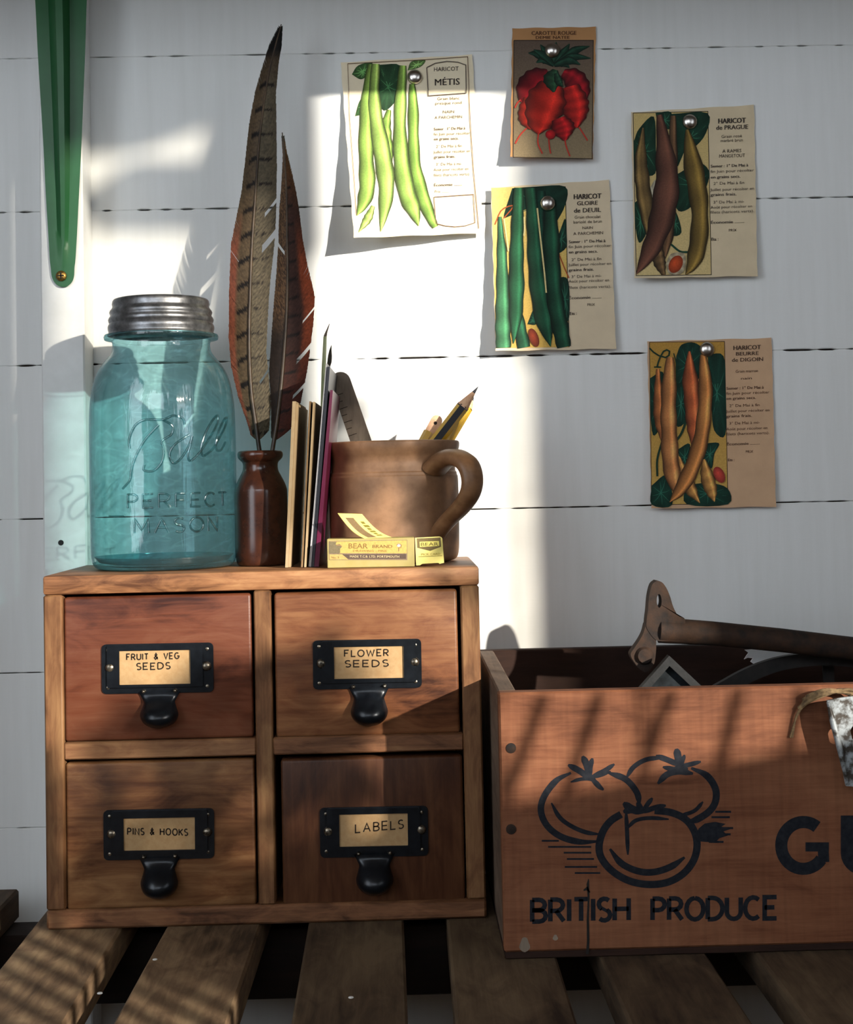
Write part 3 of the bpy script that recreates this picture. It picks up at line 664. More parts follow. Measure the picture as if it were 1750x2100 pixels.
# zinc lid
Z = lambda y: jz(y); S = JS
m = M(); m.lathe([(r * S, Z(y)) for r, y in ((0.01, 615), (86, 615), (91, 614.2), (95.5, 615.5), (98, 619), (99, 625), (98, 630), (99.5, 634), (103, 638), (104.5, 642), (103, 646.5), (102.5, 649), (105.5, 653), (107, 657), (106, 661.5), (104.5, 664), (106.5, 667), (108, 671), (108, 676), (106.5, 681), (106.8, 685), (108.5, 687), (108.5, 689.5), (105, 689.5), (104, 660))], (jc.x, YJ), 96, False, False)
m.done('zinc_lid', 'zinc', jar, 50)

# ------------------------------------------------------------------ stoneware ink bottle
YB = 0.072; bc = W(535, 1000, YB); BS = (1 + YB) / F
bz = lambda y: W(535, y, YB).z
ib = thing('ink_bottle', (bc.x, YB, CT), 'small brown salt-glazed stoneware bottle holding two feathers', 'bottle')
prof = [(44, None), (50, None), (53, 1140), (54, 1120), (54, 1060), (54, 1012), (52.5, 1000), (48, 988), (42, 976), (37, 966), (35.5, 957), (36.5, 949), (41, 944), (45, 939), (46.5, 933), (45, 927), (41, 924.5), (36, 925), (33, 929), (31, 945), (31, 985)]
zz_ = {0: CT + 0.0003, 1: CT + 0.0012}
pp = [(r * BS, zz_.get(i, None) if y is None else bz(y)) for i, (r, y) in enumerate(prof)]
m = M(); m.lathe([tuple(p) for p in spline(pp, 80)], (bc.x, YB), 64, True, False); m.done('body', 'stone_br', ib, 70)
m = M(); m.lathe([(r * BS, bz(y)) for r, y in ((31, 985), (50, 1010), (50, 1130), (0.1, 1135))], (bc.x, YB), 40, False, False); m.done('inside_wall', 'stone_br', ib, 60)

# ------------------------------------------------------------------ pheasant feathers
def ip(tab, y): 
    ys = [t[1] for t in tab]; xs = [t[0] for t in tab]; return float(np.interp(y, ys, xs))
def feather(name, shaft, left, right, y0, y1, Yt, Yb, colfn, splits, label, n=230, sweep=1.15):
    base = W(shaft[-1][0], shaft[-1][1], Yb)
    ft = thing(name, base, label, 'feather', 'tail feathers in the bottle')
    Yf = lambda y: Yt + (Yb - Yt) * (y - shaft[0][1]) / (shaft[-1][1] - shaft[0][1])
    sh = spline([(a, b) for a, b in shaft], 60)
    T = [(float(p[0]), float(p[1])) for p in sh]
    m = M(); m.tube([W(x, y, Yf(y) - 0.0006) for x, y in T], [0.0004 + 0.0013 * max(0, (y - T[0][1]) / (T[-1][1] - T[0][1])) for x, y in T], 8); m.done('shaft', 'quill', ft, 60)
    r = random.Random(hash(label) % 999 if False else len(label))
    for side, edge in ((-1, left), (1, right)):
        m = M(); step = (y1 - y0) / n
        for k in range(n):
            yr = y0 + step * k; xr = ip(T, yr); skip = 0
            wv = abs(ip(edge, yr) - xr); dy = sweep * wv * min(1.0, 0.45 + (yr - T[0][1]) / 160)
            yt_ = yr - dy
            if yt_ < T[0][1] - 4: yt_ = T[0][1] - 4 + (yr - T[0][1]) * 0.3
            xt = ip(edge, max(yt_, edge[0][1])) + r.uniform(-0.45, 0.45)
            reach = 1.0
            for (s_, ya, yb_, u0) in splits:
                if s_ == side and ya < yr < yb_: reach = u0
            seg = 12; vs = []; fs = []; cs = []
            jy = r.uniform(-0.0004, 0.0004)
            for q in range(seg + 1):
                u = q / seg * reach
                x = xr + (xt - xr) * u; y = yr + (yt_ - yr) * u ** 1.25
                hw = step * 0.8
                dep = Yf(y) - 0.0003 + jy * u + 0.0030 * u * u * (1 if side < 0 else 0.6)
                c = colfn(x, y, u, side, r)
                for sgn in (-1, 1):
                    vs.append(W(x, y + sgn * hw, dep)); cs.append(c)
            for q in range(seg): fs.append((2 * q, 2 * q + 1, 2 * q + 3, 2 * q + 2))
            m.add(vs, fs, cs)
        m.done('vane', 'feather', ft)
    return ft
def mixrgb(a, b, t): return tuple(a[i] + (b[i] - a[i]) * t for i in range(3))
SH1 = [(577, 50), (566, 90), (552, 150), (541, 215), (531, 300), (524, 400), (517, 500), (513, 600), (511, 700), (515, 800), (526, 880), (540, 980)]
ED1L = [(574, 50), (553, 90), (537, 140), (523, 190), (511, 255), (504, 320), (496, 390), (484, 450), (474, 500), (470, 600), (469, 690), (474, 750), (488, 810), (505, 860), (520, 910)]
ED1R = [(580, 50), (578, 90), (571, 135), (566, 190), (567, 260), (568, 340), (567, 400), (566, 450), (562, 510), (555, 570), (550, 640), (546, 720), (552, 780), (556, 830), (552, 880), (545, 915)]
def col1(x, y, u, side, r):
    a = abs(x - ip(SH1, y))
    c = (112, 92, 68) if side < 0 else (116, 104, 82)
    if y < 190: c = mixrgb((92, 74, 54), c, max(0, (y - 110) / 80))
    if side < 0 and y > 430 and u > 0.62: c = mixrgb(c, (168, 96, 72), min(1, (u - 0.62) / 0.12) * min(1, (y - 430) / 80))
    if side > 0 and y > 420: c = mixrgb(c, (70, 60, 46), 0.5 * (math.sin(y * 0.55 + 3 * math.sin(x * 0.4)) > 0.35))
    if side < 0:
        ph = (y - 0.55 * a - 12) % 51
        if ph < 10.5 and 0.05 < u < (0.75 if y < 450 else 0.62) and y > 130: c = (26, 18, 14)
    else:
        ph = (y + 0.1 * a - 20) % 51
        if ph < 5.5 and 0.05 < u < 0.8 and y > 130 and r.random() < (0.95 if y < 380 else 0.6): c = (36, 26, 20)
    if y < 124: c = mixrgb((16, 14, 14), c, max(0, (y - 100) / 24))
    v = r.uniform(0.86, 1.06) * 0.84; c = tuple(k * v for k in c)
    return L(*c)
feather('pheasant_feather', SH1, ED1L, ED1R, 58, 905, 0.128, 0.076, col1, [(1, 458, 470, 0.5), (1, 520, 538, 0.45), (-1, 560, 565, 0.6), (1, 800, 808, 0.5)], 'tall barred brown pheasant tail feather reaching above the other one')
SH2 = [(579, 272), (584, 320), (588, 400), (589, 480), (590, 560), (588, 640), (583, 720), (576, 800), (566, 880), (548, 985)]
ED2L = [(577, 272), (580, 320), (578, 370), (573, 430), (571, 500), (567, 560), (562, 620), (556, 700), (552, 760), (556, 830), (556, 890)]
ED2R = [(582, 272), (588, 310), (598, 350), (607, 390), (615, 440), (621, 490), (630, 540), (641, 585), (646, 610), (643, 660), (637, 710), (630, 760), (618, 820), (600, 870), (580, 910)]
def col2(x, y, u, side, r):
    if side < 0:
        c = mixrgb((150, 112, 78), (84, 60, 44), 0.8 * (r.random() < 0.45))
        if y > 640: c = mixrgb(c, (62, 48, 40), min(1, (y - 640) / 60))
    else:
        c = mixrgb((88, 54, 44), (136, 90, 56), min(1, max(0, (430 - y) / 80)))
        if u > 0.55 and y > 440: c = mixrgb(c, (206, 98, 56), min(1, (u - 0.55) / 0.15) * min(1, (y - 440) / 110))
        if y > 690: c = mixrgb(c, (96, 46, 34), min(1, (y - 690) / 110))
        ph = (y + 0.25 * (x - 580) - 6) % 38
        if ph < 6 and u < 0.55 and y > 380: c = (40, 24, 20)
    if y < 296: c = mixrgb((30, 24, 20), c, max(0, (y - 280) / 16))
    v = r.uniform(0.84, 1.06) * 0.80; return L(*(k * v for k in c))
feather('pheasant_feather', SH2, ED2L, ED2R, 282, 905, 0.118, 0.072, col2, [(1, 690, 698, 0.6), (1, 760, 772, 0.5), (-1, 520, 530, 0.3), (1, 830, 842, 0.55)], 'shorter rust-edged maroon pheasant feather to the right of the taller one', 190)

# ------------------------------------------------------------------ packets, notebook and brushes between bottle and mug
def slab(m, pts_top, pts_bot, Y0, Y1, bev=0):
    """upright card seen edge-on: (x0, x1, y) at its top and foot, from depth Y0 to Y1"""
    g = []
    (a0, a1, ay), (b0, b1, by) = pts_top, pts_bot
    tl, tr = W(a0, ay, Y0), W(a1, ay, Y0); bl, br = W(b0, by, Y0), W(b1, by, Y0)
    bl.z = br.z = CT + 0.0004
    sk = 0.0015
    vs = []
    for Y in (Y0, Y1):
        for p in (bl, br, tr, tl): vs.append(Vector((p.x + sk * (Y - Y0) / (Y1 - Y0), Y, p.z)))
    m.add(vs, [(0, 1, 2, 3), (7, 6, 5, 4), (0, 4, 5, 1), (1, 5, 6, 2), (2, 6, 7, 3), (3, 7, 4, 0)])
t = thing('seed_packet', W(592, 1160, 0.03), 'thick cream manila packet standing on edge beside the brown bottle', 'packet', 'paper packets standing on edge')
m = M(); slab(m, (600, 607, 823), (585, 591, 1160), 0.030, 0.118); m.done('front_leaf', 'manila', t)
m = M(); slab(m, (607.4, 612, 829), (591.4, 596, 1160), 0.033, 0.118); m.done('back_leaf', 'manila', t)
o = M(); slab(o, (634.5, 638, 823), (617.5, 621.5, 1160), 0.030, 0.116); tag(o.done('seed_packet', 'brownpaper'), 'thin brown paper packet on edge, left of the pair by the notebook', 'packet', 'paper packets standing on edge')
o = M(); slab(o, (642, 645.5, 824), (624, 628, 1160), 0.029, 0.116); tag(o.done('seed_packet', 'manila'), 'thin pale paper packet on edge, nearest the dark notebook', 'packet', 'paper packets standing on edge')
nb = thing('notebook', W(645, 1160, 0.03), 'slim notebook with glossy magenta cover standing on edge against the mug', 'notebook')
m = M(); slab(m, (668.5, 671, 745), (633, 638, 1160), 0.032, 0.122); m.done('pages', 'page', nb)
m = M(); slab(m, (671.3, 677, 752), (638.5, 644, 1160), 0.031, 0.123); m.done('dark_cover', 'darkcover', nb)
m = M(); slab(m, (677.4, 683, 800), (644.5, 654, 1160), 0.031, 0.123); m.done('magenta_cover', 'magenta', nb)
pb = thing('paint_brush', W(668, 1120, 0.128), 'thin paint brush with dark pointed bristles rising behind the notebook', 'paint brush')
def pxt(m, pts, Y, rs, n=10): m.tube([W(x, y, Y) for x, y in pts], [r * (1 + Y) / F for r in rs], n)
m = M(); pxt(m, [(674, 752), (676, 742), (677, 730), (678, 718), (680, 708)], 0.130, [3.4, 4.6, 4.2, 2.4, 0.5]); m.done('bristles', 'bristle', pb, 60)
m = M(); pxt(m, [(672.5, 766), (673, 758), (674, 751)], 0.130, [3.2, 3.3, 3.4]); m.done('ferrule', 'silver', pb, 60)
m = M(); pxt(m, [(655, 1128), (664, 950), (672.5, 766)], 0.130, [3, 4, 3.2]); m.done('handle', 'black', pb, 60)
mk = thing('plant_marker', W(656, 1120, 0.127), 'slender pale green stick with a tapering tip behind the notebook', 'marker stick')
m = M(); pxt(m, [(652, 1128), (660, 900), (664, 760), (667, 690)], 0.127, [3.5, 4, 4.5, 3.6]); m.done('stick', 'palegreen', mk, 60)
m = M(); pxt(m, [(667, 690), (670, 680), (676, 664)], 0.127, [3.4, 2, 0.6]); m.done('tip', 'ruler', mk, 60)

# ------------------------------------------------------------------ stoneware mug with its contents
YM = 0.083; MS = (1 + YM) / F; mc = W(808, 1000, YM)
mz = lambda y: W(808, y, YM).z
mug = thing('stoneware_mug', (mc.x, YM, CT), 'tan stoneware mug with brown looped handle holding pencils and a ruler', 'mug')
R = lambda r: r * MS
pp = [(R(112), CT + 0.0003), (R(124), CT + 0.0016), (R(130), CT + 0.006), (R(132), mz(1100)), (R(132.5), mz(1040)), (R(132), mz(985)), (R(130), mz(975)), (R(129), mz(970)), (R(127), mz(967)), (R(126.5), mz(958)), (R(126), mz(948)), (R(128), mz(938)), (R(132), mz(929)), (R(135), mz(921)), (R(136), mz(913)), (R(135), mz(908)), (R(131), mz(906)), (R(126), mz(908)), (R(122), mz(920)), (R(119), mz(960)), (R(119), mz(1090)), (R(100), mz(1128)), (0.0005, mz(1130))]
m = M(); m.lathe([tuple(p) for p in spline(pp, 130)], (mc.x, YM), 96, True, False); m.done('body', 'mug', mug, 60)
az = math.radians(40); dr = Vector((math.sin(az), -math.cos(az), 0)); tg = Vector((math.cos(az), math.sin(az), 0))
path = [(0.0440, 964), (0.0540, 947), (0.0660, 943), (0.0775, 957), (0.0820, 985), (0.0795, 1014), (0.0700, 1041), (0.0585, 1063), (0.0495, 1083), (0.0440, 1100)]
sp = spline([(r, mz(y)) for r, y in path], 40); g = []
for i, (r, z) in enumerate(sp):
    a = sp[max(i - 1, 0)]; b = sp[min(i + 1, 40)]; t2 = np.array(b) - np.array(a); t2 = t2 / np.linalg.norm(t2); nn = np.array((-t2[1], t2[0]))
    f_ = i / 40; hw = 0.0108 - 0.0046 * f_; ht = 0.0060 - 0.0014 * f_
    row = []
    for k in range(14):
        q = 2 * math.pi * k / 14; off = nn * math.sin(q) * ht * (1 - 0.25 * math.cos(q) ** 2)
        p = Vector((mc.x, YM, 0)) + dr * (r + off[0]) + tg * math.copysign(abs(math.cos(q)) ** 0.6, math.cos(q)) * hw; p.z = z + off[1]; row.append(p)
    row.append(row[0].copy()); g.append(row)
m = M(); m.sheet(g); m.done('handle', 'handle', mug, 60)
m = M()   # clay smear where the handle is pressed on
for k in range(1):
    p0 = Vector((mc.x, YM, mz(1105))) + dr * 0.0436
    m.tube([p0 + Vector((0, 0, 0.006)), p0 + Vector((0, 0, 0.002)), p0 - Vector((0, 0, 0.003)), p0 - Vector((0, 0, 0.0075))], [0.0046, 0.0040, 0.0026, 0.0006], 12)
m.done('handle_root', 'handle', mug, 60)

def stick(pts2, w, th, mat, name, parent, Yt, Yb, mm_=None, rnd=True):
    """flat rule from pixel axis top -> bottom, rounded at the top"""
    a = W(pts2[0][0], pts2[0][1], Yt); b = W(pts2[1][0], pts2[1][1], Yb); ax_ = (b - a); ln = ax_.length; ax_.normalize()
    sd = ax_.cross(Vector((0, 1, 0))).normalized(); nr = sd.cross(ax_).normalized(); ol = []
    for p in (arc(0, w / 2, w / 2, w / 2, 180, 360, 10) + [(w / 2, ln), (-w / 2, ln)]): ol.append(p)
    n = len(ol); vs = [a + sd * x + ax_ * y + nr * s_ * th / 2 for s_ in (-1, 1) for x, y in ol]
    m = M(); m.add(vs, [tuple(range(n)), tuple(range(2 * n - 1, n - 1, -1))] + [(i, i + n, (i + 1) % n + n, (i + 1) % n) for i in range(n)])
    return m.done(name, mat, parent), a, ax_, sd, nr
ru = thing('wooden_ruler', W(815, 1120, 0.09), 'worn grey wooden ruler with rounded end leaning left in the mug', 'ruler')
o_, a, ax_, sd, nr = stick([(692, 764), (812, 1112)], 0.0150, 0.0028, 'ruler', 'blade', ru, 0.120, 0.114)
m = M()
for k in range(9):
    y = 0.016 + k * 0.0052; ln = 0.0042 if k % 2 else 0.0062
    pts = [a + ax_ * y + sd * s_ for s_ in (-0.0073, -0.0073 + ln)]
    vs = [p + ax_ * q - nr * 0.00152 * (1 if nr.y > 0 else -1) for p in pts for q in (-0.00022, 0.00022)]
    m.add(vs, [(0, 1, 3, 2)])
m.done('scale_marks', 'ink', ru)

def pencil(tip, foot, Yt, Yb, r_px, mat, mat2, label, sharp=True, point=52, stripe=False):
    a = W(*tip, Yt); b = W(*foot, Yb); ax_ = (b - a); ln = ax_.length; ax_.normalize(); r = r_px * (1 + Yt) / F
    sd = ax_.cross(Vector((0, 1, 0))).normalized(); nr = sd.cross(ax_).normalized()
    pc = thing('pencil', b, label, 'pencil', 'pencils in the mug')
    ring = lambda y, rr, n=6, ph=0: [a + ax_ * y + (sd * math.cos(2 * math.pi * (k + ph) / n) + nr * math.sin(2 * math.pi * (k + ph) / n)) * rr for k in range(n)]
    L1 = point * (1 + Yt) / F if sharp else 0
    for i in range(6):   # lacquered facets, alternately coloured when striped
        if i in (0, 3) or not stripe: pass
    for par, mt in ((0, mat), (1, mat2)):
        m = M()
        for k in range(6):
            if (k % 2 if stripe else 0) != par: continue
            r0, r1 = ring(L1 * (0.94 + 0.1 * (k % 2)), r), ring(ln, r); k2 = (k + 1) % 6
            m.add([r0[k], r0[k2], r1[k2], r1[k]], [(0, 1, 2, 3)])
        if m.f: m.done('stripe' if (stripe and par == 0) else 'lacquer', mt, pc)
    if sharp:
        m = M(); rr = [ring(L1, r * 0.985, 12), ring(L1 * 0.3, r * 0.3, 12)]
        m.sheet([x + [x[0]] for x in rr]); m.done('sharpened_wood', 'cedar', pc, 60)
        m = M(); rr = [ring(L1 * 0.3, r * 0.29, 10), ring(0, r * 0.04, 10)]; m.sheet([x + [x[0]] for x in rr]); m.done('lead', 'lead', pc, 60)
    else:
        m = M(); m.add(ring(0, r * 0.97), [tuple(range(6))]); m.add(ring(0.0003, r * 0.97), [tuple(range(6))]); m.done('cut_end', 'cedar', pc)
        m = M(); m.add(ring(-0.0002, r * 0.3, 10), [tuple(range(10))]); m.done('lead', 'lead', pc)
    m = M(); m.add(ring(ln, r), [tuple(range(6))]); m.done('end', 'cedar', pc)
    return pc
pencil((981, 793), (740, 1105), 0.070, 0.078, 13, 'black', 'yellow', 'sharpened yellow and black striped pencil, highest in the mug', stripe=True)
pencil((972, 815), (797, 1110), 0.100, 0.074, 11, 'yellow', 'yellow', 'dark-pointed plain yellow pencil just behind the striped one', point=26)
pencil((930, 862), (832, 1112), 0.085, 0.078, 13, 'yellow', 'yellow', 'blunt bright yellow pencil low between the two pointed pencils', sharp=False)
pencil((880, 886), (760, 1110), 0.112, 0.098, 11, 'yellow', 'yellow', 'blunt short yellow pencil left of the striped one', sharp=False)
tg_ = thing('wooden_tag', W(800, 1110, 0.11), 'pale flat wooden tag with a small hole in the mug', 'plant tag')
o_, a, ax_, sd, nr = stick([(901, 853), (790, 1060)], 0.0085, 0.0016, 'cedar', 'blade', tg_, 0.120, 0.108)
c0 = a + ax_ * 0.0062; m = M(); m.tube([c0 - nr * 0.00095, c0 + nr * 0.00095], 0.0013, 10); m.done('hole', 'ink', tg_)

# ------------------------------------------------------------------ yellow box of pins
mb = lambda x, y: (640 + x / 6.0345, 1040 + y / 6.0345)
YX = 0.007
bx = thing('pin_box', W(755, 1160, 0.018), 'small yellow card box of drawing pins with torn-up lid in front of the mug', 'box')
f0 = W(*mb(185, 725), YX); f1 = W(*mb(1272, 725), YX); ztop = W(*mb(720, 388), YX).z; zbt = CT + 0.0003; BW = 0.022
kx = 0.004
def bsh(v): return Vector((v.x, v.y + 0.10 * (f1.x - v.x), v.z))     # stands a little askew
m = M(); m.box((f0.x, YX, zbt), (f1.x, YX + BW, ztop), 0.0004, bsh); m.done('carton', 'boxcard_shaded', bx)
def onbox(x, y, lay=1):
    p = W(*mb(x, y), YX); p = bsh(Vector((p.x, YX, p.z))); p.y -= 0.00006 * lay; return p
m = M()
def quad(pts, col, lay, put): m.add([put(x, y, lay) for x, y in pts], [tuple(range(len(pts)))], L(*col))
quad([(205, 425), (1180, 405), (1180, 655), (205, 660)], (132, 112, 92), 1, onbox)
quad([(211, 431), (1174, 411), (1174, 572), (211, 575)], (198, 168, 94), 2, onbox)
quad([(211, 590), (370, 588), (450, 652), (211, 654)], (190, 162, 98), 2, onbox)
quad([(375, 588), (1165, 580), (1165, 640), (440, 645)], (92, 76, 66), 3, onbox)
quad([(205, 432), (300, 432), (290, 470), (340, 460), (372, 490), (345, 520), (345, 570), (330, 578), (205, 578)], (118, 106, 80), 3, onbox)
for pts, w in (([(300, 480), (340, 475), (370, 492)], 12), ([(1050, 470), (1075, 455), (1105, 470), (1100, 500), (1075, 505), (1075, 550)], 10)):
    v2, f2 = ribbon([tuple(p) for p in spline(pts, 10)], w); m.add([onbox(a, b, 4) for a, b in v2], f2, L(150, 118, 84))
quad([(1048, 468), (1068, 452), (1090, 456), (1098, 478), (1080, 495), (1058, 490)], (208, 196, 190), 4, onbox)
def boxtext(t, x0, x1, base, hgt, col, put=None):
    put = put or onbox
    vs, fs = typeset(t, 1.0); w = max(v[0] for v in vs); hh = 0.72
    m.add([put(x0 + v[0] / w * (x1 - x0), base - v[1] / hh * hgt, 5) for v in vs], fs, L(*col))
boxtext('BEAR', 445, 690, 514, 66, (140, 108, 60)); boxtext('BRAND', 745, 995, 506, 40, (130, 96, 58))
boxtext('DRAWING - PINS', 505, 925, 556, 26, (160, 124, 66)); boxtext('MADE T.C.B. LTD. PORTSMOUTH', 465, 1080, 627, 28, (222, 200, 150))
boxtext('No. 3', 235, 330, 640, 26, (140, 112, 70))
m.done('printed_label', 'print', bx)
# end flap, folded out to the right
e0 = bsh(Vector((f1.x, YX, 0)))
fl = M(); hwid = 0.0188
def onflap(x, y, lay=0):
    t_ = (x - 1285) / 320.0; p = W(*mb(1285, y), e0.y); return Vector((e0.x + 0.0006 + t_ * hwid * 0.985, e0.y + 0.0035 * t_ + 0.0004 - 0.00006 * lay, max(p.z, zbt) + 0.0004 * 0))
ol = [(1285, 380), (1560, 372), (1585, 380), (1598, 400), (1612, 700), (1560, 712), (1545, 700), (1360, 705), (1335, 722), (1292, 722)]
n = len(ol); vs = [onflap(x, y, 0) for x, y in ol] + [onflap(x, y, 0) + Vector((0, 0.0005, 0)) for x, y in ol]
fl.add(vs, [tuple(range(n)), tuple(range(2 * n - 1, n - 1, -1))] + [(i, i + n, (i + 1) % n + n, (i + 1) % n) for i in range(n)]); fl.done('end_flap', 'boxcard_lit', bx)
m = M()
quad([(1305, 388), (1578, 384), (1580, 500), (1455, 548), (1308, 505)], (112, 96, 60), 1, onflap)
quad([(1335, 430), (1560, 428), (1562, 490), (1338, 495)], (226, 212, 112), 2, onflap)
quad([(1320, 612), (1590, 608), (1590, 616), (1320, 620)], (150, 134, 66), 2, onflap)
boxtext('BEAR', 1345, 1550, 484, 44, (110, 94, 52), onflap); boxtext('PICK CARD', 1350, 1570, 600, 26, (170, 150, 76), onflap)
m.done('flap_print', 'print', bx)
# lid panel torn up and curling to the left
def onlid(u, v, lay=0):
    b0 = Vector((W(*mb(650, 380), YX).x, YX + 0.003, ztop)); b1 = Vector((W(*mb(985, 378), YX).x, YX + 0.016, ztop))
    t0 = W(*mb(318, 75), YX + 0.002); t1 = W(*mb(620, 85), YX + 0.015)
    lo = b0 + (b1 - b0) * u; hi = t0 + (t1 - t0) * u
    p = lo + (hi - lo) * v; p.z -= 0.0026 * math.sin(math.pi * v); p.y -= 0.00012 * lay; p.z += 0.00005 * lay; return p
m = M(); m.sheet([[onlid(u / 6, v / 12) for u in range(7)] for v in range(13)], 0.0004, (0, 0.6, -0.8)); m.done('torn_lid', 'boxcard_lit', bx, 60)
m = M()
def strip(u0, u1, v0, v1, col, lay):
    g = [[onlid(u0 + (u1 - u0) * i / 3, v0 + (v1 - v0) * j / 8, lay) for i in range(4)] for j in range(9)]
    m.add([p for r_ in g for p in r_], [(j * 4 + i, j * 4 + i + 1, j * 4 + 5 + i, j * 4 + 4 + i) for j in range(8) for i in range(3)], L(*col))
strip(0.18, 0.50, 0.05, 0.88, (122, 100, 68), 1)
for k in range(6): strip(0.64 + 0.02 * (k % 2), 0.80 + 0.05 * ((k + 1) % 2), 0.15 + 0.11 * k, 0.23 + 0.11 * k, (120, 108, 44), 1)
m.done('lid_print', 'print', bx)

# ------------------------------------------------------------------ seed cards pinned to the wall
class Card:
    def __init__(s, corners, lift, label, paper, th=0.0005):
        s.c = [np.array(p, float) for p in corners]; s.lift = lift; s.n = 0
        TL, TR, BR, BL = s.c; s.A = np.linalg.inv(np.column_stack((((TR - TL) + (BR - BL)) / 2, ((BL - TL) + (BR - TR)) / 2))); s.TL = TL
        s.cat = TL * 0
        cen = W(*((TL + BR) / 2), 0.169)
        s.o = thing('seed_card', cen, label, 'seed card', 'seed cards pinned to the wall')
        NU, NV = 24, 32; g = []
        for j in range(NV + 1):
            v = j / NV; row = []
            for i in range(NU + 1):
                u = i / NU; p = (TL * (1 - u) + TR * u) * (1 - v) + (BL * (1 - u) + BR * u) * v
                wob = 0.7 * math.sin(j * 1.3 + i * 0.7) * (1 if i in (0, NU) or j in (0, NV) else 0)
                row.append(W(p[0] + wob * (i in (0, NU)), p[1] + wob * (j in (0, NV)), s.Y(*p)))
            g.append(row)
        m = M(); m.sheet(g, th, (0, 1, 0)); MT['paper_' + s.o.name] = mottled('card_stock', paper, tuple(0.9 * q for q in paper[:3]) + (1,), 45, 0.8, bmp=0.05, spec=0.2)
        m.done('card', 'paper_' + s.o.name, s.o, 60)
        s.m = M(); s.t = M(); s.lay = 0
    def Y(s, x, y):
        u, v = s.A @ (np.array((x, y), float) - s.TL); return 0.1688 - s.lift(min(1, max(0, u)), min(1, max(0, v)))
    def P(s, x, y, lay): return W(x, y, s.Y(x, y) - 0.00010 * (lay + 1))
    def zoom(s, ox, oy, sc): s.z = lambda x, y: (ox + x / sc, oy + y / sc)
    def rect(s, q, c0, c1=None):
        """picture ground: four zoom corners, colour from top to bottom"""
        q = [np.array(s.z(*p)) for p in q]; s.lay += 1; c1 = c1 or c0; vs = []; cs = []; n = 16
        for j in range(n + 1):
            for i in range(n + 1):
                u, v = i / n, j / n; p = (q[0] * (1 - u) + q[1] * u) * (1 - v) + (q[3] * (1 - u) + q[2] * u) * v
                vs.append(s.P(p[0], p[1], s.lay)); cs.append(L(*mixrgb(c0, c1, v)))
        s.m.add(vs, [(j * (n + 1) + i, j * (n + 1) + i + 1, (j + 1) * (n + 1) + i + 1, (j + 1) * (n + 1) + i) for j in range(n) for i in range(n)], cs)
    def leaf(s, pts, c, veins=0):
        """leaf shape: closed outline softened by a spline, darker at the rim, paler veins"""
        s.lay += 0.6; P = [tuple(p) for p in spline(list(pts) + [pts[0]], len(pts) * 4)][:-1]; cen = np.mean(np.array(P), axis=0)
        vs = [s.P(*s.z(*cen), s.lay)] + [s.P(*s.z(*p), s.lay) for p in P]; n = len(P)
        rim = tuple(k * 0.62 for k in c)
        s.m.add(vs, [(0, i + 1, (i + 1) % n + 1) for i in range(n)], [L(*c)] + [L(*(rim if i % 3 else tuple(k * 0.85 for k in c))) for i in range(n)])
        if veins:
            s.lay += 0.3; lt = tuple(min(255, k * 1.5 + 12) for k in c)
            for i in range(0, n, max(1, n // 8)):
                e = cen + (np.array(P[i]) - cen) * 0.8; v2, f2 = ribbon([cen, (cen + e) / 2 + 4, e], [5, 4, 1]); s.m.add([s.P(*s.z(*p), s.lay) for p in v2], f2, L(*lt))
    def pod(s, pts, ws, c, hi=1.35, lo=0.55, seg=28, side=0):
        """bean or root: tapering ribbon with five colour bands across"""
        s.lay += 0.6; k = spline([p + (w * 1.22,) for p, w in zip(pts, ws)], seg); vs = []; cs = []; fs = []
        prof = ((-1, lo * 0.6), (-0.8, lo * 1.1), (-0.35, hi if side <= 0 else 1.0), (0.0, 1.0), (0.4, 0.85 if side <= 0 else hi), (0.8, lo), (1, lo * 0.6)); n = len(prof)
        for i, (x, y, w) in enumerate(k):
            a = k[max(i - 1, 0)]; b = k[min(i + 1, seg)]; t = np.array((b[0] - a[0], b[1] - a[1])); t /= max(np.linalg.norm(t), 1e-6)
            if t[1] < 0: t = t
            nn = np.array((t[1], -t[0])); bul = 1 + 0.06 * math.sin(i * 1.25); mod = 0.93 + 0.09 * math.sin(i * 0.9 + x * 0.05)
            for u, q in prof:
                u_ = -u
                p = (x + nn[0] * u_ * w / 2 * bul, y + nn[1] * u_ * w / 2 * bul); vs.append(s.P(*s.z(*p), s.lay)); cs.append(L(*(min(255, kk * q * mod) for kk in c)))
        for i in range(seg):
            for j in range(n - 1): fs.append((i * n + j, i * n + j + 1, (i + 1) * n + j + 1, (i + 1) * n + j))
        s.m.add(vs, fs, cs)
    def line(s, pts, w, c, smooth=0, text=False):
        s.lay += 0.15; P = [tuple(p) for p in spline(pts, smooth)] if smooth else pts
        d = []
        for a, b in zip(P, P[1:]):
            nseg = 1 if smooth else max(1, int(np.hypot(b[0] - a[0], b[1] - a[1]) / 60)); d += [(a[0] + (b[0] - a[0]) * i / nseg, a[1] + (b[1] - a[1]) * i / nseg) for i in range(nseg)]
        d.append(P[-1]); v2, f2 = ribbon(d, w); s.m.add([s.P(*s.z(*p), s.lay) for p in v2], f2, L(*c))
    def seed(s, cx, cy, rx, ry, tilt, c):
        s.lay += 0.6; a = math.radians(tilt); P = [(cx + rx * math.cos(q) * math.cos(a) - ry * math.sin(q) * math.sin(a), cy + rx * math.cos(q) * math.sin(a) + ry * math.sin(q) * math.cos(a)) for q in np.linspace(0, 2 * math.pi, 20, endpoint=False)]
        s.m.add([s.P(*s.z(cx - rx * 0.2, cy - ry * 0.2), s.lay)] + [s.P(*s.z(*p), s.lay) for p in P], [(0, i + 1, (i + 1) % 20 + 1) for i in range(20)], [L(*(min(255, k * 1.25) for k in c))] + [L(*(k * 0.75 for k in c))] * 20)
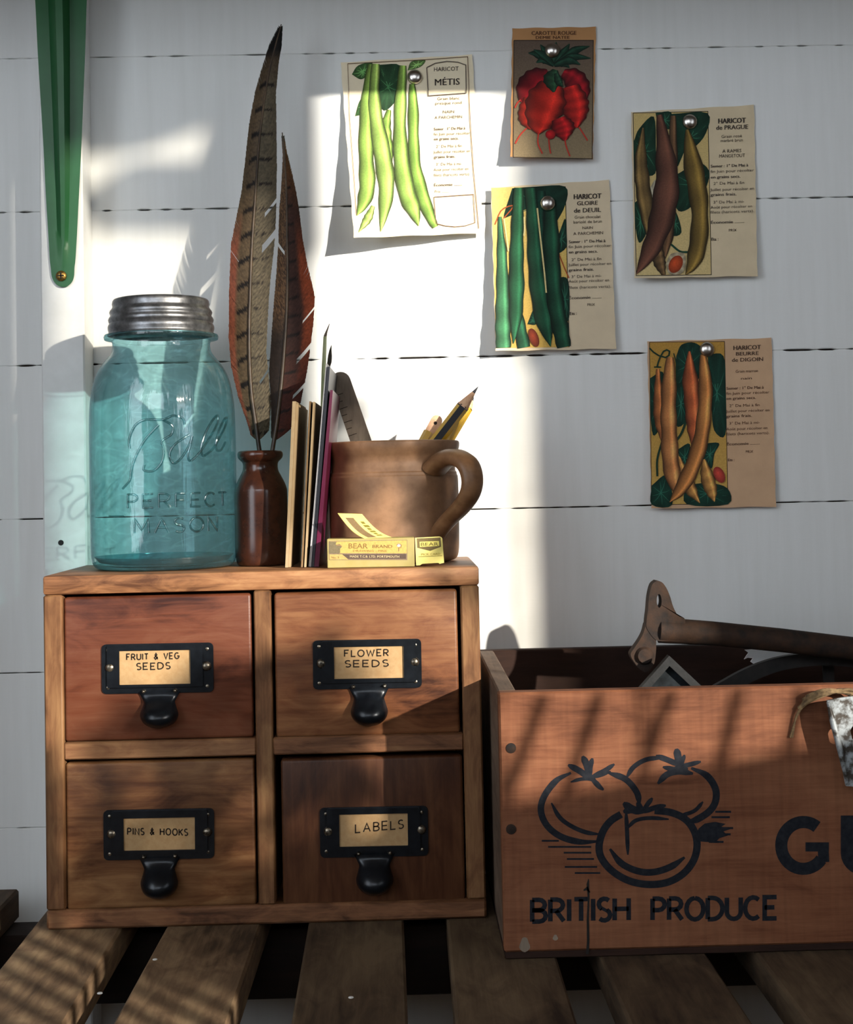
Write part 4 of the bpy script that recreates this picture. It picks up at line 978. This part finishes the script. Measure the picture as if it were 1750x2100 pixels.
    def text(s, t, x, base, hgt, c=(58, 50, 46), fit=None, align='C', bold=0, slope=-0.035):
        vs, fs = typeset(t, 1.0); w = max(v[0] for v in vs); k = hgt / 0.72; wd = w * k
        if fit: kx = fit / w; wd = fit
        else: kx = k
        x0 = x - wd / 2 if align == 'C' else x
        for q in range(1 + bold):
            s.t.add([s.P(*s.z(x0 + v[0] * kx + q * 1.6, base - v[1] * k + slope * (v[0] * kx - wd / 2)), 4.0 + 0.2 * q) for v in vs], fs, L(*c))
    def body(s, x0, x1, ys, c=(84, 76, 70), hg=17):
        for y, (t, b) in zip(ys, BODY):
            s.text(t, x0, y, hg, c, fit=(x1 - x0) * min(1.0, len(t) / 22.0), align='L', bold=b)
    def finish(s):
        s.m.done('printed_picture', 'print', s.o); s.t.done('printed_text', 'print', s.o)
BODY = [('Semer : 1° De Mai à', 1), ('fin Juin pour récolter', 0), ('en grains secs.', 1), ('  2° De Mai à fin', 0), ('Juillet pour récolter en', 0), ('grains frais.', 1), ('  3° De Mai à mi-', 0), ('Août pour récolter en', 0), ('filets (haricots verts).', 0), ('Économie ........', 1)]

# card 1: long pale green beans
c = Card([(699, 128), (969, 112), (991, 478), (726, 488)], lambda u, v: 0.0006 + 0.024 * (max(0, v - 0.12) / 0.88) ** 1.6 * (1 - 0.78 * u) + 0.004 * (1 - u) ** 2 * v, 'large cream seed card showing pale green beans, leftmost of the pinned cards', L(236, 222, 192))
c.zoom(680, 40, 2.9167)
LG = (150, 186, 84); DG = (44, 84, 50)
c.leaf([(290, 270), (410, 275), (412, 400), (375, 500), (312, 545), (282, 470), (284, 350)], DG, 1)
c.leaf([(122, 328), (160, 275), (245, 258), (215, 330), (175, 358)], (74, 116, 62), 1); c.leaf([(455, 305), (480, 250), (562, 243), (530, 285)], (110, 146, 80), 1)
c.leaf([(142, 578), (168, 490), (215, 435), (235, 490), (190, 560)], (64, 104, 54), 1)
c.pod([(250, 1115), (215, 1195), (163, 1272)], [18, 42, 3], (176, 204, 104)); c.pod([(345, 540), (325, 650), (340, 780), (352, 900)], [20, 52, 46, 20], (140, 176, 78))
c.pod([(242, 268), (216, 450), (205, 650), (210, 850), (215, 1000), (190, 1100), (153, 1172)], [40, 58, 66, 74, 78, 60, 3], LG)
c.pod([(265, 265), (255, 450), (272, 620), (310, 830), (330, 1000), (315, 1150), (295, 1268)], [40, 56, 70, 86, 78, 52, 3], (164, 198, 96))
c.pod([(482, 385), (490, 520), (492, 700), (502, 880), (545, 1050), (592, 1180), (622, 1242)], [26, 50, 52, 58, 66, 50, 30], (140, 180, 78))
c.pod([(428, 275), (416, 450), (410, 650), (420, 850), (450, 1030), (492, 1140), (522, 1234)], [34, 55, 62, 76, 86, 70, 3], (156, 194, 90))
BRW = (120, 92, 70)
c.line([(97, 264), (560, 240), (815, 222), (830, 600), (850, 900), (882, 1250)], 4, BRW); c.line([(97, 264), (110, 600), (140, 1000), (150, 1170)], 3, BRW)
c.line([(570, 287), (620, 262), (690, 250), (755, 255), (804, 272), (806, 440), (580, 456), (570, 287)], 5, (90, 78, 70))
c.line([(614, 1062), (850, 1046), (860, 1215), (800, 1234), (740, 1240), (680, 1234), (626, 1220), (614, 1062)], 4, BRW)
c.text('HARICOT', 686, 308, 26, fit=150); c.text('MÉTIS', 690, 392, 40, fit=152, bold=1)
for t_, y, f_ in (('Grain blanc', 480, 135), ('presque rond', 507, 160), ('NAIN', 560, 70), ('A PARCHEMIN', 592, 165)): c.text(t_, 700, y, 18, (96, 86, 76), fit=f_)
c.body(612, 830, (660, 690, 720, 765, 797, 828, 872, 903, 935, 995), (120, 108, 92)); c.text('Prix .........', 660, 1035, 16, (120, 108, 92))
c.finish()

# card 2: red roots on brown
c = Card([(1051, 58), (1223, 55), (1216, 326), (1047, 322)], lambda u, v: 0.0006 + 0.011 * v ** 1.7 * (1 - 0.45 * u), 'small brown seed card showing a bunch of red roots, topmost on the wall', L(186, 138, 92))
c.zoom(680, 40, 2.9167)
c.rect([(1092, 125), (1567, 125), (1560, 833), (1087, 824)], (98, 82, 70), (146, 128, 98))
c.line([(1092, 125), (1567, 125), (1560, 833), (1087, 824), (1092, 125)], 5, (56, 44, 36))
for e, mid in (((1178, 200), (1240, 210)), ((1225, 258), (1270, 240)), ((1250, 150), (1285, 200)), ((1345, 135), (1340, 200)), ((1425, 145), (1390, 200)), ((1545, 160), (1450, 190)), ((1552, 232), (1440, 225)), ((1425, 288), (1380, 260)), ((1490, 270), (1420, 245)), ((1210, 180), (1270, 215))):
    c.pod([(1332, 275), mid, e], [16, 40, 4], (28, 62, 46), 1.3, 0.6, 12)
RD = (176, 26, 30)
c.pod([(1300, 318), (1235, 355), (1172, 420), (1132, 492)], [40, 118, 120, 20], (136, 18, 28)); c.pod([(1385, 318), (1445, 355), (1490, 425), (1512, 498)], [40, 112, 104, 20], (136, 18, 28))
for pts in ([(1178, 640), (1130, 690), (1100, 742)], [(1240, 670), (1236, 740), (1262, 802)], [(1300, 700), (1304, 760), (1312, 802)], [(1395, 705), (1405, 760), (1427, 818)], [(1472, 630), (1505, 680), (1532, 724)], [(1132, 480), (1112, 500), (1098, 528)], [(1510, 490), (1522, 510), (1530, 530)]): c.line(pts, 8, (190, 60, 46), 10)
c.pod([(1188, 470), (1176, 540), (1182, 600), (1196, 655)], [60, 90, 92, 20], (214, 50, 34)); c.pod([(1425, 400), (1450, 490), (1462, 570), (1465, 648)], [90, 140, 116, 16], (190, 36, 30))
c.pod([(1320, 385), (1292, 470), (1262, 560), (1242, 640), (1238, 685)], [110, 190, 176, 110, 10], (200, 44, 32))
c.pod([(1360, 590), (1385, 655), (1398, 722)], [70, 120, 20], RD); c.seed(1310, 688, 30, 28, 0, RD)
c.pod([(1340, 300), (1322, 360), (1330, 435)], [26, 90, 10], (38, 74, 48)); c.pod([(1345, 320), (1360, 370), (1385, 400)], [20, 40, 4], (34, 66, 46))
c.text('CAROTTE ROUGE', 1330, 92, 24, (84, 52, 34), fit=270, bold=1, slope=-0.004); c.text('DEMIE NATEE', 1322, 116, 18, (84, 52, 34), fit=205, bold=1, slope=-0.004)
c.finish()

# card 3: purple-brown beans, right
c = Card([(1295, 230), (1547, 215), (1554, 566), (1302, 571)], lambda u, v: 0.0006 + 0.006 * v ** 2 + 0.005 * (1 - u) ** 2, 'seed card showing purple-brown beans, pinned highest on the right', L(214, 196, 164))
c.zoom(980, 200, 2.8226); DGR = (26, 66, 48)
c.rect([(900, 90), (1333, 80), (1353, 1026), (918, 1031)], (204, 178, 116), (214, 190, 134)); c.line([(900, 90), (1333, 80), (1353, 1026), (918, 1031), (900, 90)], 4, (52, 44, 36))
for pts in ([(905, 250), (935, 180), (1020, 110), (1032, 300), (1028, 440), (950, 450), (908, 440)], [(1120, 95), (1330, 90), (1320, 210), (1250, 290), (1200, 280), (1150, 400)], [(1145, 450), (1250, 390), (1305, 385), (1342, 440), (1310, 545), (1220, 645), (1150, 640)], [(908, 610), (955, 585), (988, 740), (940, 842), (915, 760)], [(1115, 660), (1150, 665), (1180, 780), (1120, 792)], [(1030, 90), (1120, 85), (1120, 180), (1050, 160)]): c.leaf(pts, DGR, 1)
c.line([(1120, 850), (1170, 890), (1220, 895)], 12, DGR, 10); c.leaf([(1000, 520), (1030, 480), (1035, 620), (1008, 620)], (214, 204, 176))
c.pod([(958, 175), (945, 350), (957, 520), (985, 700), (1003, 860)], [8, 56, 72, 62, 10], (122, 98, 58), side=1); c.pod([(1132, 105), (1127, 350), (1112, 600), (1095, 800), (1082, 935)], [26, 50, 62, 62, 8], (112, 82, 56))
c.pod([(1040, 860), (1052, 950), (1078, 1028)], [50, 60, 18], (112, 86, 56))
c.pod([(1052, 100), (1082, 300), (1097, 480), (1075, 650), (1035, 800), (980, 920), (918, 1022)], [26, 82, 112, 120, 100, 72, 3], (116, 74, 58), 1.15)
c.pod([(1213, 185), (1240, 350), (1270, 520), (1287, 680), (1276, 850), (1245, 960), (1203, 1026)], [16, 82, 92, 80, 86, 62, 3], (134, 108, 52))
c.leaf([(1090, 960), (1120, 905), (1190, 900), (1205, 950), (1185, 1015), (1110, 1022)], (222, 204, 168)); c.seed(1147, 965, 38, 54, 28, (176, 70, 34))
c.text('HARICOT', 1470, 148, 30, fit=160, bold=2); c.text('de PRAGUE', 1472, 184, 26, fit=186, bold=1); c.text('Grain rosé', 1470, 232, 18, fit=120); c.text('marbré brun', 1470, 256, 18, fit=130); c.text('A RAMES', 1472, 318, 20, fit=110); c.text('MANGETOUT', 1472, 346, 20, fit=150)
c.body(1348, 1600, (402, 432, 466, 503, 538, 568, 612, 640, 668, 728)); c.text('PRIX', 1476, 775, 16); c.text('Ets :', 1372, 828, 18, bold=1)
c.finish()

# card 4: dark green beans, middle
c = Card([(1007, 385), (1250, 369), (1264, 715), (1017, 720)], lambda u, v: 0.0006 + 0.005 * v ** 2 + 0.008 * (1 - u) ** 2 * (0.4 + 0.6 * v), 'seed card showing dark green beans, lowest in the middle of the wall', L(216, 198, 168))
c.zoom(980, 200, 2.8226); GB = (44, 104, 70)
c.rect([(80, 522), (507, 514), (530, 1445), (107, 1450)], (232, 202, 120), (216, 176, 88)); c.line([(507, 514), (530, 1445)], 4, (40, 40, 34))
for pts in ([(200, 525), (330, 516), (506, 515), (508, 620), (445, 730), (400, 705), (330, 640), (240, 620), (150, 700)], [(438, 850), (470, 790), (506, 700), (515, 790), (512, 870), (450, 905)], [(460, 1040), (524, 1060), (530, 1270), (498, 1275)], [(288, 1312), (325, 1228), (340, 1310)]): c.leaf(pts, (22, 62, 46), 1)
for pts in ([(100, 735), (140, 650), (207, 628), (150, 700)], [(470, 905), (500, 980), (528, 1045)]): c.line(pts, 7, (170, 84, 44), 10)
c.pod([(362, 540), (352, 720), (365, 900), (380, 1000)], [50, 60, 50, 10], (26, 66, 50)); c.pod([(190, 890), (202, 1100), (232, 1250), (268, 1447)], [10, 32, 48, 62], (46, 102, 72))
c.pod([(128, 690), (140, 900), (145, 1150), (146, 1320), (150, 1448)], [16, 46, 62, 72, 72], (66, 124, 84)); c.pod([(305, 525), (320, 700), (332, 900), (352, 1100), (388, 1300), (422, 1442)], [52, 62, 72, 82, 82, 3], (36, 88, 62))
c.pod([(418, 590), (425, 800), (432, 1000), (452, 1200), (482, 1350), (500, 1445)], [50, 76, 78, 78, 78, 66], (32, 82, 58)); c.pod([(237, 522), (232, 700), (226, 900), (226, 1100), (220, 1280), (207, 1424)], [42, 58, 66, 72, 58, 3], GB)
for pts in ([(152, 700), (165, 790), (178, 890)], [(270, 690), (272, 760), (268, 800)], [(345, 640), (362, 800), (385, 1000), (397, 1130)]): c.line(pts, 9, (232, 214, 150), 8)
c.seed(325, 1390, 27, 56, -20, (138, 58, 38))
c.text('HARICOT', 633, 586, 30, fit=160, bold=2); c.text('GLOIRE', 633, 622, 24, fit=120, bold=1); c.text('de DEUIL', 634, 664, 26, fit=158, bold=1); c.text('Grain chocolat', 636, 699, 18, fit=152); c.text('bariolé de brun', 636, 727, 18, fit=166); c.text('NAIN', 636, 761, 16, fit=62); c.text('A PARCHEMIN', 640, 794, 18, fit=172)
c.body(526, 772, (840, 868, 900, 944, 972, 1004, 1042, 1068, 1104, 1165)); c.text('PRIX', 656, 1206, 16); c.text('Ets :', 552, 1258, 18, bold=1)
c.finish()

# card 5: orange beans, lowest
c = Card([(1328, 700), (1583, 693), (1592, 1039), (1337, 1043)], lambda u, v: 0.0006 + 0.004 * v ** 2 + 0.004 * (1 - u) ** 2, 'tan seed card showing orange beans, lowest of the pinned cards', L(204, 168, 134))
c.zoom(1280, 660, 3.7234); G5 = (24, 68, 54)
c.rect([(195, 156), (768, 150), (795, 1390), (212, 1396)], (186, 142, 64), (206, 166, 88)); c.line([(195, 156), (768, 150), (795, 1390), (212, 1396), (195, 156)], 5, (70, 48, 34))
for pts in ([(400, 260), (440, 175), (540, 160), (605, 230), (580, 420), (480, 520), (410, 500), (395, 380)], [(640, 250), (760, 260), (776, 500), (776, 860), (690, 830), (668, 640), (650, 420)], [(200, 430), (300, 385), (300, 600), (280, 790), (222, 865), (200, 650)], [(385, 480), (475, 480), (478, 740), (395, 785)], [(410, 975), (505, 935), (485, 1145), (440, 1085)], [(575, 935), (725, 925), (690, 1010), (670, 1120), (600, 1060)], [(212, 1250), (325, 1175), (370, 1396), (212, 1396)], [(470, 1250), (640, 1230), (790, 1270), (795, 1392), (480, 1392)]): c.leaf(pts, G5, 1)
for pts, w in (([(195, 200), (250, 250), (330, 272), (348, 225), (310, 218), (272, 280), (252, 350)], 12), ([(230, 345), (285, 345)], 10), ([(480, 740), (440, 850), (390, 920)], 18), ([(290, 920), (255, 1050), (255, 1180)], 16), ([(380, 240), (400, 320), (405, 470)], 8)): c.line(pts, w, (30, 56, 40), 10)
c.pod([(260, 360), (262, 550), (275, 750), (292, 910)], [22, 56, 72, 14], (196, 118, 66)); c.pod([(420, 1030), (450, 1150), (505, 1270), (580, 1384)], [16, 72, 82, 4], (206, 146, 80)); c.pod([(610, 1050), (635, 1180), (670, 1300), (692, 1374)], [20, 84, 72, 4], (212, 152, 82))
c.pod([(352, 270), (347, 450), (340, 650), (345, 850), (355, 1050), (378, 1200), (412, 1340)], [44, 88, 98, 102, 106, 92, 8], (216, 142, 84)); c.pod([(500, 225), (505, 420), (520, 600), (530, 750), (532, 850), (525, 960)], [14, 92, 98, 92, 72, 6], (206, 106, 62))
c.pod([(603, 250), (620, 430), (622, 600), (606, 780), (575, 950), (512, 1130), (430, 1280), (350, 1376)], [34, 82, 88, 92, 98, 98, 80, 3], (214, 140, 76)); c.seed(728, 1168, 40, 66, -26, (182, 66, 54))
c.text('HARICOT', 938, 212, 34, (74, 54, 44), fit=212, bold=2); c.text('BEURRE', 940, 255, 28, (74, 54, 44), fit=176, bold=1); c.text('de DIGOIN', 942, 302, 30, (74, 54, 44), fit=240, bold=1); c.text('Grain marron', 938, 386, 22, (74, 54, 44), fit=172); c.text('nain', 934, 440, 20, (74, 54, 44), fit=86)
c.body(782, 1112, (514, 552, 592, 648, 688, 728, 782, 824, 862, 940), (98, 72, 58), 22); c.text('PRIX', 958, 1000, 20, (98, 72, 58)); c.text('Ets :', 818, 1064, 22, (98, 72, 58), bold=1)
c.finish()

def pin(x, y, dy, label):
    p = W(x, y, 0.1680 - dy); r = 15.5 * 1.165 / F
    d = thing('drawing_pin', (p.x, 0.169, p.z), label, 'drawing pin', 'drawing pins holding the seed cards')
    m = M(); prof = [(r, 0.0000), (r * 1.02, 0.0006), (r * 0.96, 0.0014), (r * 0.82, 0.0024), (r * 0.58, 0.0032), (r * 0.3, 0.0036), (r * 0.05, 0.0037)]
    n = 28; vs = []; fs = []
    for q, dd in prof:
        for k in range(n): a = 2 * math.pi * k / n; vs.append((p.x + q * math.cos(a), p.y - dd, p.z + q * math.sin(a)))
    for i in range(len(prof) - 1):
        for k in range(n): fs.append((i * n + k, i * n + (k + 1) % n, (i + 1) * n + (k + 1) % n, (i + 1) * n + k))
    fs.append(tuple(range((len(prof) - 1) * n, len(prof) * n))); fs.append(tuple(range(n))[::-1])
    m.add(vs, fs); m.done('domed_head', 'silver', d, 70)
    m = M(); m.tube([(p.x, p.y + 0.0001, p.z), (p.x, YW + 0.004, p.z)], 0.0005, 6); m.done('shank', 'silver', d)
pin(851, 158, 0.0004, 'silver drawing pin in the pale green bean card'); pin(1133, 104, 0.0006, 'silver drawing pin in the small red root card')
pin(1415, 250, 0.002, 'silver drawing pin in the purple-brown bean card'); pin(1123, 417, 0.003, 'silver drawing pin in the dark green bean card'); pin(1450, 717, 0.0012, 'silver drawing pin in the orange bean card')

# ------------------------------------------------------------------ wooden produce crate
YC, YK = -0.086, 0.153; KL, KR = 0.0566, 0.560; KT = 0.160; KB = ZT + 0.0003; TK = 0.0115
crate = thing('produce_crate', ((KL + KR) / 2, (YC + YK) / 2, KB), 'wooden produce crate stencilled with three tomatoes, filled with old tools', 'crate')
M().box((KL, YC, KB + 0.0042), (KR, YC + TK, KT), 0.0012).done('front_board', 'crate', crate)
M().box((KL + 0.0004, YC + TK, KB + 0.0042), (KL + TK, YK - TK, KT), 0.001).done('side_board', 'crate_end', crate)
M().box((KR - TK, YC + TK, KB + 0.0042), (KR - 0.0004, YK - TK, KT), 0.001).done('side_board', 'crate_end', crate)
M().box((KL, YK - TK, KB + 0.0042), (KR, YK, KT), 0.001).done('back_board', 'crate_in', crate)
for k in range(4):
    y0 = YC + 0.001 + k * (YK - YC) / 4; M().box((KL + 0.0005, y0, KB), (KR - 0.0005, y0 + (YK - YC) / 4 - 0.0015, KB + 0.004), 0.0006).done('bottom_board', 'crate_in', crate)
kz = lambda x, y: (1000 + x / 2.3333, 1380 + y / 2.3333)
def onk(x, y, lay=1): 
    p = W(*kz(x, y), YC); return (p.x, YC - 0.00012 * lay, p.z)
m = M()
def brush(pts, w, seg=0, close=False, taper=True):
    P = [tuple(p) for p in spline(pts, seg)] if seg else pts
    w *= 1.25 if w < 40 else 1.0; n = len(P); ws = [w * (0.35 + 0.65 * min(1, 6 * min(i, n - 1 - i) / n)) if taper and n > 4 else w for i in range(n)]
    v2, f2 = ribbon(P, ws, close); brush.l = getattr(brush, 'l', 1) + 0.02; m.add([onk(a, b, brush.l) for a, b in v2], f2)
brush([(400, 478), (330, 515), (272, 590), (256, 660), (285, 730), (350, 782), (440, 808), (528, 806)], 25, 40)
brush([(580, 478), (660, 508), (714, 570), (728, 630)], 24, 20); brush([(306, 622), (345, 690), (400, 732), (470, 762), (536, 772)], 17, 20); brush([(398, 522), (450, 508), (505, 512), (556, 556)], 14, 16)
brush([(665, 502), (700, 450), (762, 414), (845, 405)], 18, 20); brush([(975, 455), (1048, 490), (1090, 550), (1092, 612), (1062, 662), (1000, 702), (955, 712)], 27, 30)
brush([(815, 530), (860, 486), (920, 472), (984, 482)], 24, 20); brush([(920, 684), (990, 660), (1032, 616)], 15, 16)
brush([(640, 676), (590, 708), (552, 760), (534, 830), (548, 890), (600, 950), (680, 995), (770, 1012), (860, 1002), (935, 962), (985, 900), (1003, 830), (992, 762), (950, 702), (880, 668), (800, 658)], 28, 70, taper=False)
brush([(586, 842), (640, 910), (720, 948), (800, 952), (880, 926), (944, 882)], 26, 30); brush([(668, 745), (710, 706), (780, 694), (868, 700)], 15, 20)
for pts, w in (([(386, 440), (440, 468), (490, 505)], 24), ([(455, 398), (475, 440), (492, 500)], 26), ([(503, 408), (492, 450), (490, 500)], 20), ([(608, 436), (560, 468), (500, 495)], 18), ([(590, 470), (545, 490), (500, 500)], 12), ([(490, 480), (520, 530), (556, 560)], 18),
               ([(806, 396), (860, 415), (930, 445)], 22), ([(905, 362), (912, 400), (922, 450)], 28), ([(944, 392), (934, 420), (926, 450)], 16), ([(1022, 424), (960, 440), (890, 455)], 18), ([(840, 450), (900, 462), (960, 458)], 20),
               ([(650, 622), (690, 650), (740, 668)], 30), ([(716, 618), (732, 645), (745, 672)], 22), ([(790, 598), (765, 630), (745, 665)], 18), ([(854, 634), (800, 645), (740, 668)], 20), ([(650, 665), (690, 655), (730, 665)], 26), ([(663, 660), (668, 760), (672, 870)], 16)): brush(pts, w, 8)
for a, b, y in ((260, 342, 803), (290, 497, 832), (365, 497, 860), (380, 510, 890), (370, 525, 928), (418, 540, 957)): brush([(a, y), (b, y)], 7, taper=False)
for a, b, y in ((1090, 1166, 664), (1072, 1160, 690), (1100, 1176, 742), (1120, 1164, 772), (1060, 1130, 808)): brush([(a, y), (b, y)], 8, taper=False)
m.add([onk(x, y, 2) for x, y in ((1010, 745), (1040, 720), (1090, 712), (1140, 722), (1120, 735), (1168, 745), (1130, 758), (1150, 778), (1110, 790), (1090, 812), (1020, 806), (985, 815))], [tuple(range(12))])
gx = arc(1512, 825, 106, 112, -48, -305, 24)
brush([(1512 + 106 * math.cos(math.radians(a)), 825 + 112 * math.sin(math.radians(a))) for a in range(-52, -325, -8)], 58, taper=False)
brush([(1610, 905), (1606, 832)], 52, taper=False); brush([(1634, 832), (1522, 832)], 44, taper=False)
brush([(1722, 682), (1722, 860)] + arc(1812, 862, 90, 78, 180, 0, 14)[1:-1] + [(1902, 860), (1902, 680)], 62, taper=False)
for t_, x0, x1, yt, yb, sl, gp in (('BRITISH', 214, 676, 1086, 1190, -8, 0.2), ('PRODUCE', 790, 1384, 1080, 1182, -8, 0.2)): letters(m, t_, (x0, yt, x1, yb), lambda x, y: onk(x, y, 1.4), 22, gp, sl)
m.done('stencilled_print', 'stencil', crate)
m = M(); v2, f2 = ribbon([(478, 1345), (482, 1280), (480, 1180), (484, 1080), (480, 1010), (484, 985)], [14, 12, 11, 9, 12, 4]); m.add([onk(a, b, 3) for a, b in v2], f2); v2, f2 = ribbon([(460, 1040), (476, 1030), (490, 1050)], [6, 14, 5]); m.add([onk(a, b, 3) for a, b in v2], f2); m.done('crack', 'blackiron', crate)
for (x, y) in ((113, 360), (113, 748)):
    p = onk(x, y); mm = M(); mm.tube([(p[0], YC + 0.001, p[2]), (p[0], YC - 0.0005, p[2]), (p[0], YC - 0.0008, p[2])], [0.0032, 0.0030, 0.0018], 14); mm.done('nail_head', 'rust', crate, 50)
for (x, y, rx, ry) in ((178, 1300, 24, 36), (325, 1266, 12, 14)):
    mm = M(); mm.add([onk(x + rx * math.cos(a) * (1 + 0.2 * math.sin(3 * a)), y + ry * math.sin(a), 2) for a in np.linspace(0, 6.283, 18, endpoint=False)], [tuple(range(18))]); mm.done('paint_stain', 'ruler', crate)

# ------------------------------------------------------------------ old tools in the crate
YT = 0.045; ct = lambda x, y: (1270 + x / 3.6458, 1170 + y / 3.6458)
tool = thing('rusty_tool', (0.26, YT, 0.10), 'rusty iron rod with an eyed end plate lying across the crate', 'rusty tool')
def pt2(l): return [(lambda q: (q.x, q.z))(W(*ct(x, y), YT)) for x, y in l]
out = pt2([(270, 72), (310, 84), (345, 130), (372, 195), (388, 250), (412, 305), (440, 338), (480, 356), (480, 440), (470, 515), (360, 518), (268, 515), (200, 430), (195, 380), (205, 290), (214, 190), (236, 104)])
low = pt2([(190, 395), (270, 420), (268, 515), (266, 600), (252, 690), (212, 742), (170, 750), (112, 690), (78, 625), (100, 580), (140, 522), (172, 462)])
out = [tuple(p) for p in spline(out + [out[0]], len(out) * 4)][:-1]; low = [tuple(p) for p in spline(low + [low[0]], len(low) * 4)][:-1]
cen = np.array(pt2([(289, 222)])[0]); hole = []
for x, z in out:
    a = math.atan2(z - cen[1], x - cen[0]); hole.append((cen[0] + math.cos(a) * 0.0017, cen[1] + math.sin(a) * 0.0046))
bm_ = M(); bm_.prism(out, YT - 0.006, YT + 0.006, hole); bm_.prism(low, YT - 0.0056, YT + 0.0056); pl = bm_.done('eyed_plate', 'rust', tool)
m = M(); a0 = W(*ct(285, 445), YT); sp_ = [(300, 445), (700, 470), (1200, 520), (1750, 585), (2300, 655)]
m.tube([W(*ct(x, y), YT) for x, y in sp_], [0.0088, 0.0082, 0.0081, 0.0080, 0.0079], 20); m.done('rod', 'rust', tool, 60)
m = M(); p = W(*ct(180, 630), YT); m.tube([(p.x, YT - 0.0062, p.z), (p.x, YT - 0.0085, p.z)], [0.0062, 0.0048], 14); m.done('boss', 'rust', tool, 50)

tray = thing('metal_tray', (W(1375, 1400, 0.02).x, 0.02, 0.02), 'square grey metal tray standing on its corner inside the crate', 'metal tray')
ap = W(1372, 1344, 0.02); hd = 0.076
dm = lambda s_: [(ap.x, ap.z - hd + s_), (ap.x + s_ * 1.02, ap.z - hd), (ap.x, ap.z - hd - s_), (ap.x - s_ * 0.94, ap.z - hd)]
m = M(); m.prism(dm(hd), 0.018, 0.026, dm(hd - 0.0068)); m.done('rim', 'slate', tray)
m = M(); m.prism(dm(hd - 0.006), 0.0235, 0.0255); m.done('plate', 'slate_shade', tray)
st = thing('iron_strap', (0.24, 0.065, 0.05), 'curved black iron strap under the rusty rod in the crate', 'iron strap')
P = spline([(1380, 1560), (1440, 1450), (1500, 1405), (1560, 1375), (1620, 1358), (1700, 1352), (1790, 1362)], 30)
g = []
for i, (x, y) in enumerate(P):
    a = P[max(i - 1, 0)]; b = P[min(i + 1, 30)]; t_ = (np.array(b) - np.array(a)); t_ /= np.linalg.norm(t_); nn = np.array((t_[1], -t_[0])); w_ = 17 - 5 * i / 30
    g.append([W(x + nn[0] * s_ * w_, y + nn[1] * s_ * w_, 0.062) for s_ in (-1, -0.3, 0.3, 1)])
m = M(); m.sheet(g, 0.006, (0, 1, 0)); m.done('band', 'blackiron', st, 40)
wl = thing('white_plate', (0.26, 0.09, 0.06), 'torn white plate just showing beneath the rusty rod in the crate', 'plate')
wp = [(1528, 1333), (1600, 1328), (1760, 1336), (1760, 1361), (1735, 1358), (1700, 1363), (1640, 1364), (1590, 1362), (1548, 1363), (1540, 1357), (1545, 1350), (1534, 1349), (1527, 1352), (1532, 1344), (1536, 1339)]
m = M(); m.prism([(lambda q: (q.x, q.z))(W(x, y, 0.085)) for x, y in wp], 0.085, 0.0864); m.done('sheet', 'white', wl)
m = M(); q0 = W(1700, 1362, 0.0857); m.box((q0.x - 0.004, 0.0864, KB + 0.0045), (q0.x + 0.004, 0.0884, q0.z + 0.004)); m.done('stay', 'blackiron', wl)

# ------------------------------------------------------------------ chipped enamel strip and twine over the crate's edge
es = thing('enamel_strip', W(1760, 1600, -0.1), 'chipped white enamel metal strip with a bolt hole hanging on the crate front', 'metal strip')
YE = -0.100
ol = [(1697, 1437), (1720, 1432), (1750, 1428), (1800, 1424), (1850, 1430), (1850, 1618), (1790, 1616), (1736, 1612), (1729, 1575), (1722, 1540), (1711, 1490), (1703, 1460)]
cx_, cy_ = 1758, 1503
hl = []
for x, y in ol: a = math.atan2(y - cy_, x - cx_); hl.append((cx_ + 14 * math.cos(a), cy_ + 17 * math.sin(a)))
f2 = lambda l: [(lambda q: (q.x, q.z))(W(x, y, YE)) for x, y in l]
m = M(); m.prism(f2(ol), YE, YE + 0.0022, f2(hl)); m.done('strip', 'enamel', es)
m = M(); m.tube([W(x, y, YE - 0.0012) for x, y in ((1699, 1440), (1707, 1475), (1724, 1540), (1734, 1590))], [0.001, 0.0018, 0.0018, 0.001], 8); m.done('folded_edge', 'enamel', es, 60)
m = M(); p = W(1775, 1470, YE); m.box((p.x, YE + 0.0022, p.z - 0.004), (p.x + 0.008, YC - 0.0003, p.z + 0.004)); m.done('stand_off', 'rust', es)
tw = thing('raffia_twine', W(1700, 1420, -0.09), 'loose brown raffia twine tied over the top edge of the crate', 'twine')
rr = random.Random(3)
for k in range(9):
    j = lambda: rr.uniform(-4, 4)
    pts = [(1640 + 2 * k + j(), 1452 - 4 * k + j(), -0.0885), (1662 + j(), 1436 - 2 * k + j(), -0.092), (1690 + j(), 1424 - k + j(), -0.094), (1722 + j(), 1415 + j(), -0.093), (1752 + j(), 1418 + 2 * k + j(), -0.095), (1790 + j(), 1440 + 3 * k, -0.0985)]
    if k >= 7: pts = [(1625 - 4 * (k - 7), 1512, -0.0872), (1634, 1470 + j(), -0.0885), (1650, 1446 + j(), -0.090), (1680, 1428 + j(), -0.092), (1730, 1414, -0.092)]
    m = M(); m.tube([W(float(a), float(b), float(c_)) for a, b, c_ in spline(pts, 18)], 0.0011 if k < 7 else 0.0007, 6); m.done('strand', 'twine', tw, 60)
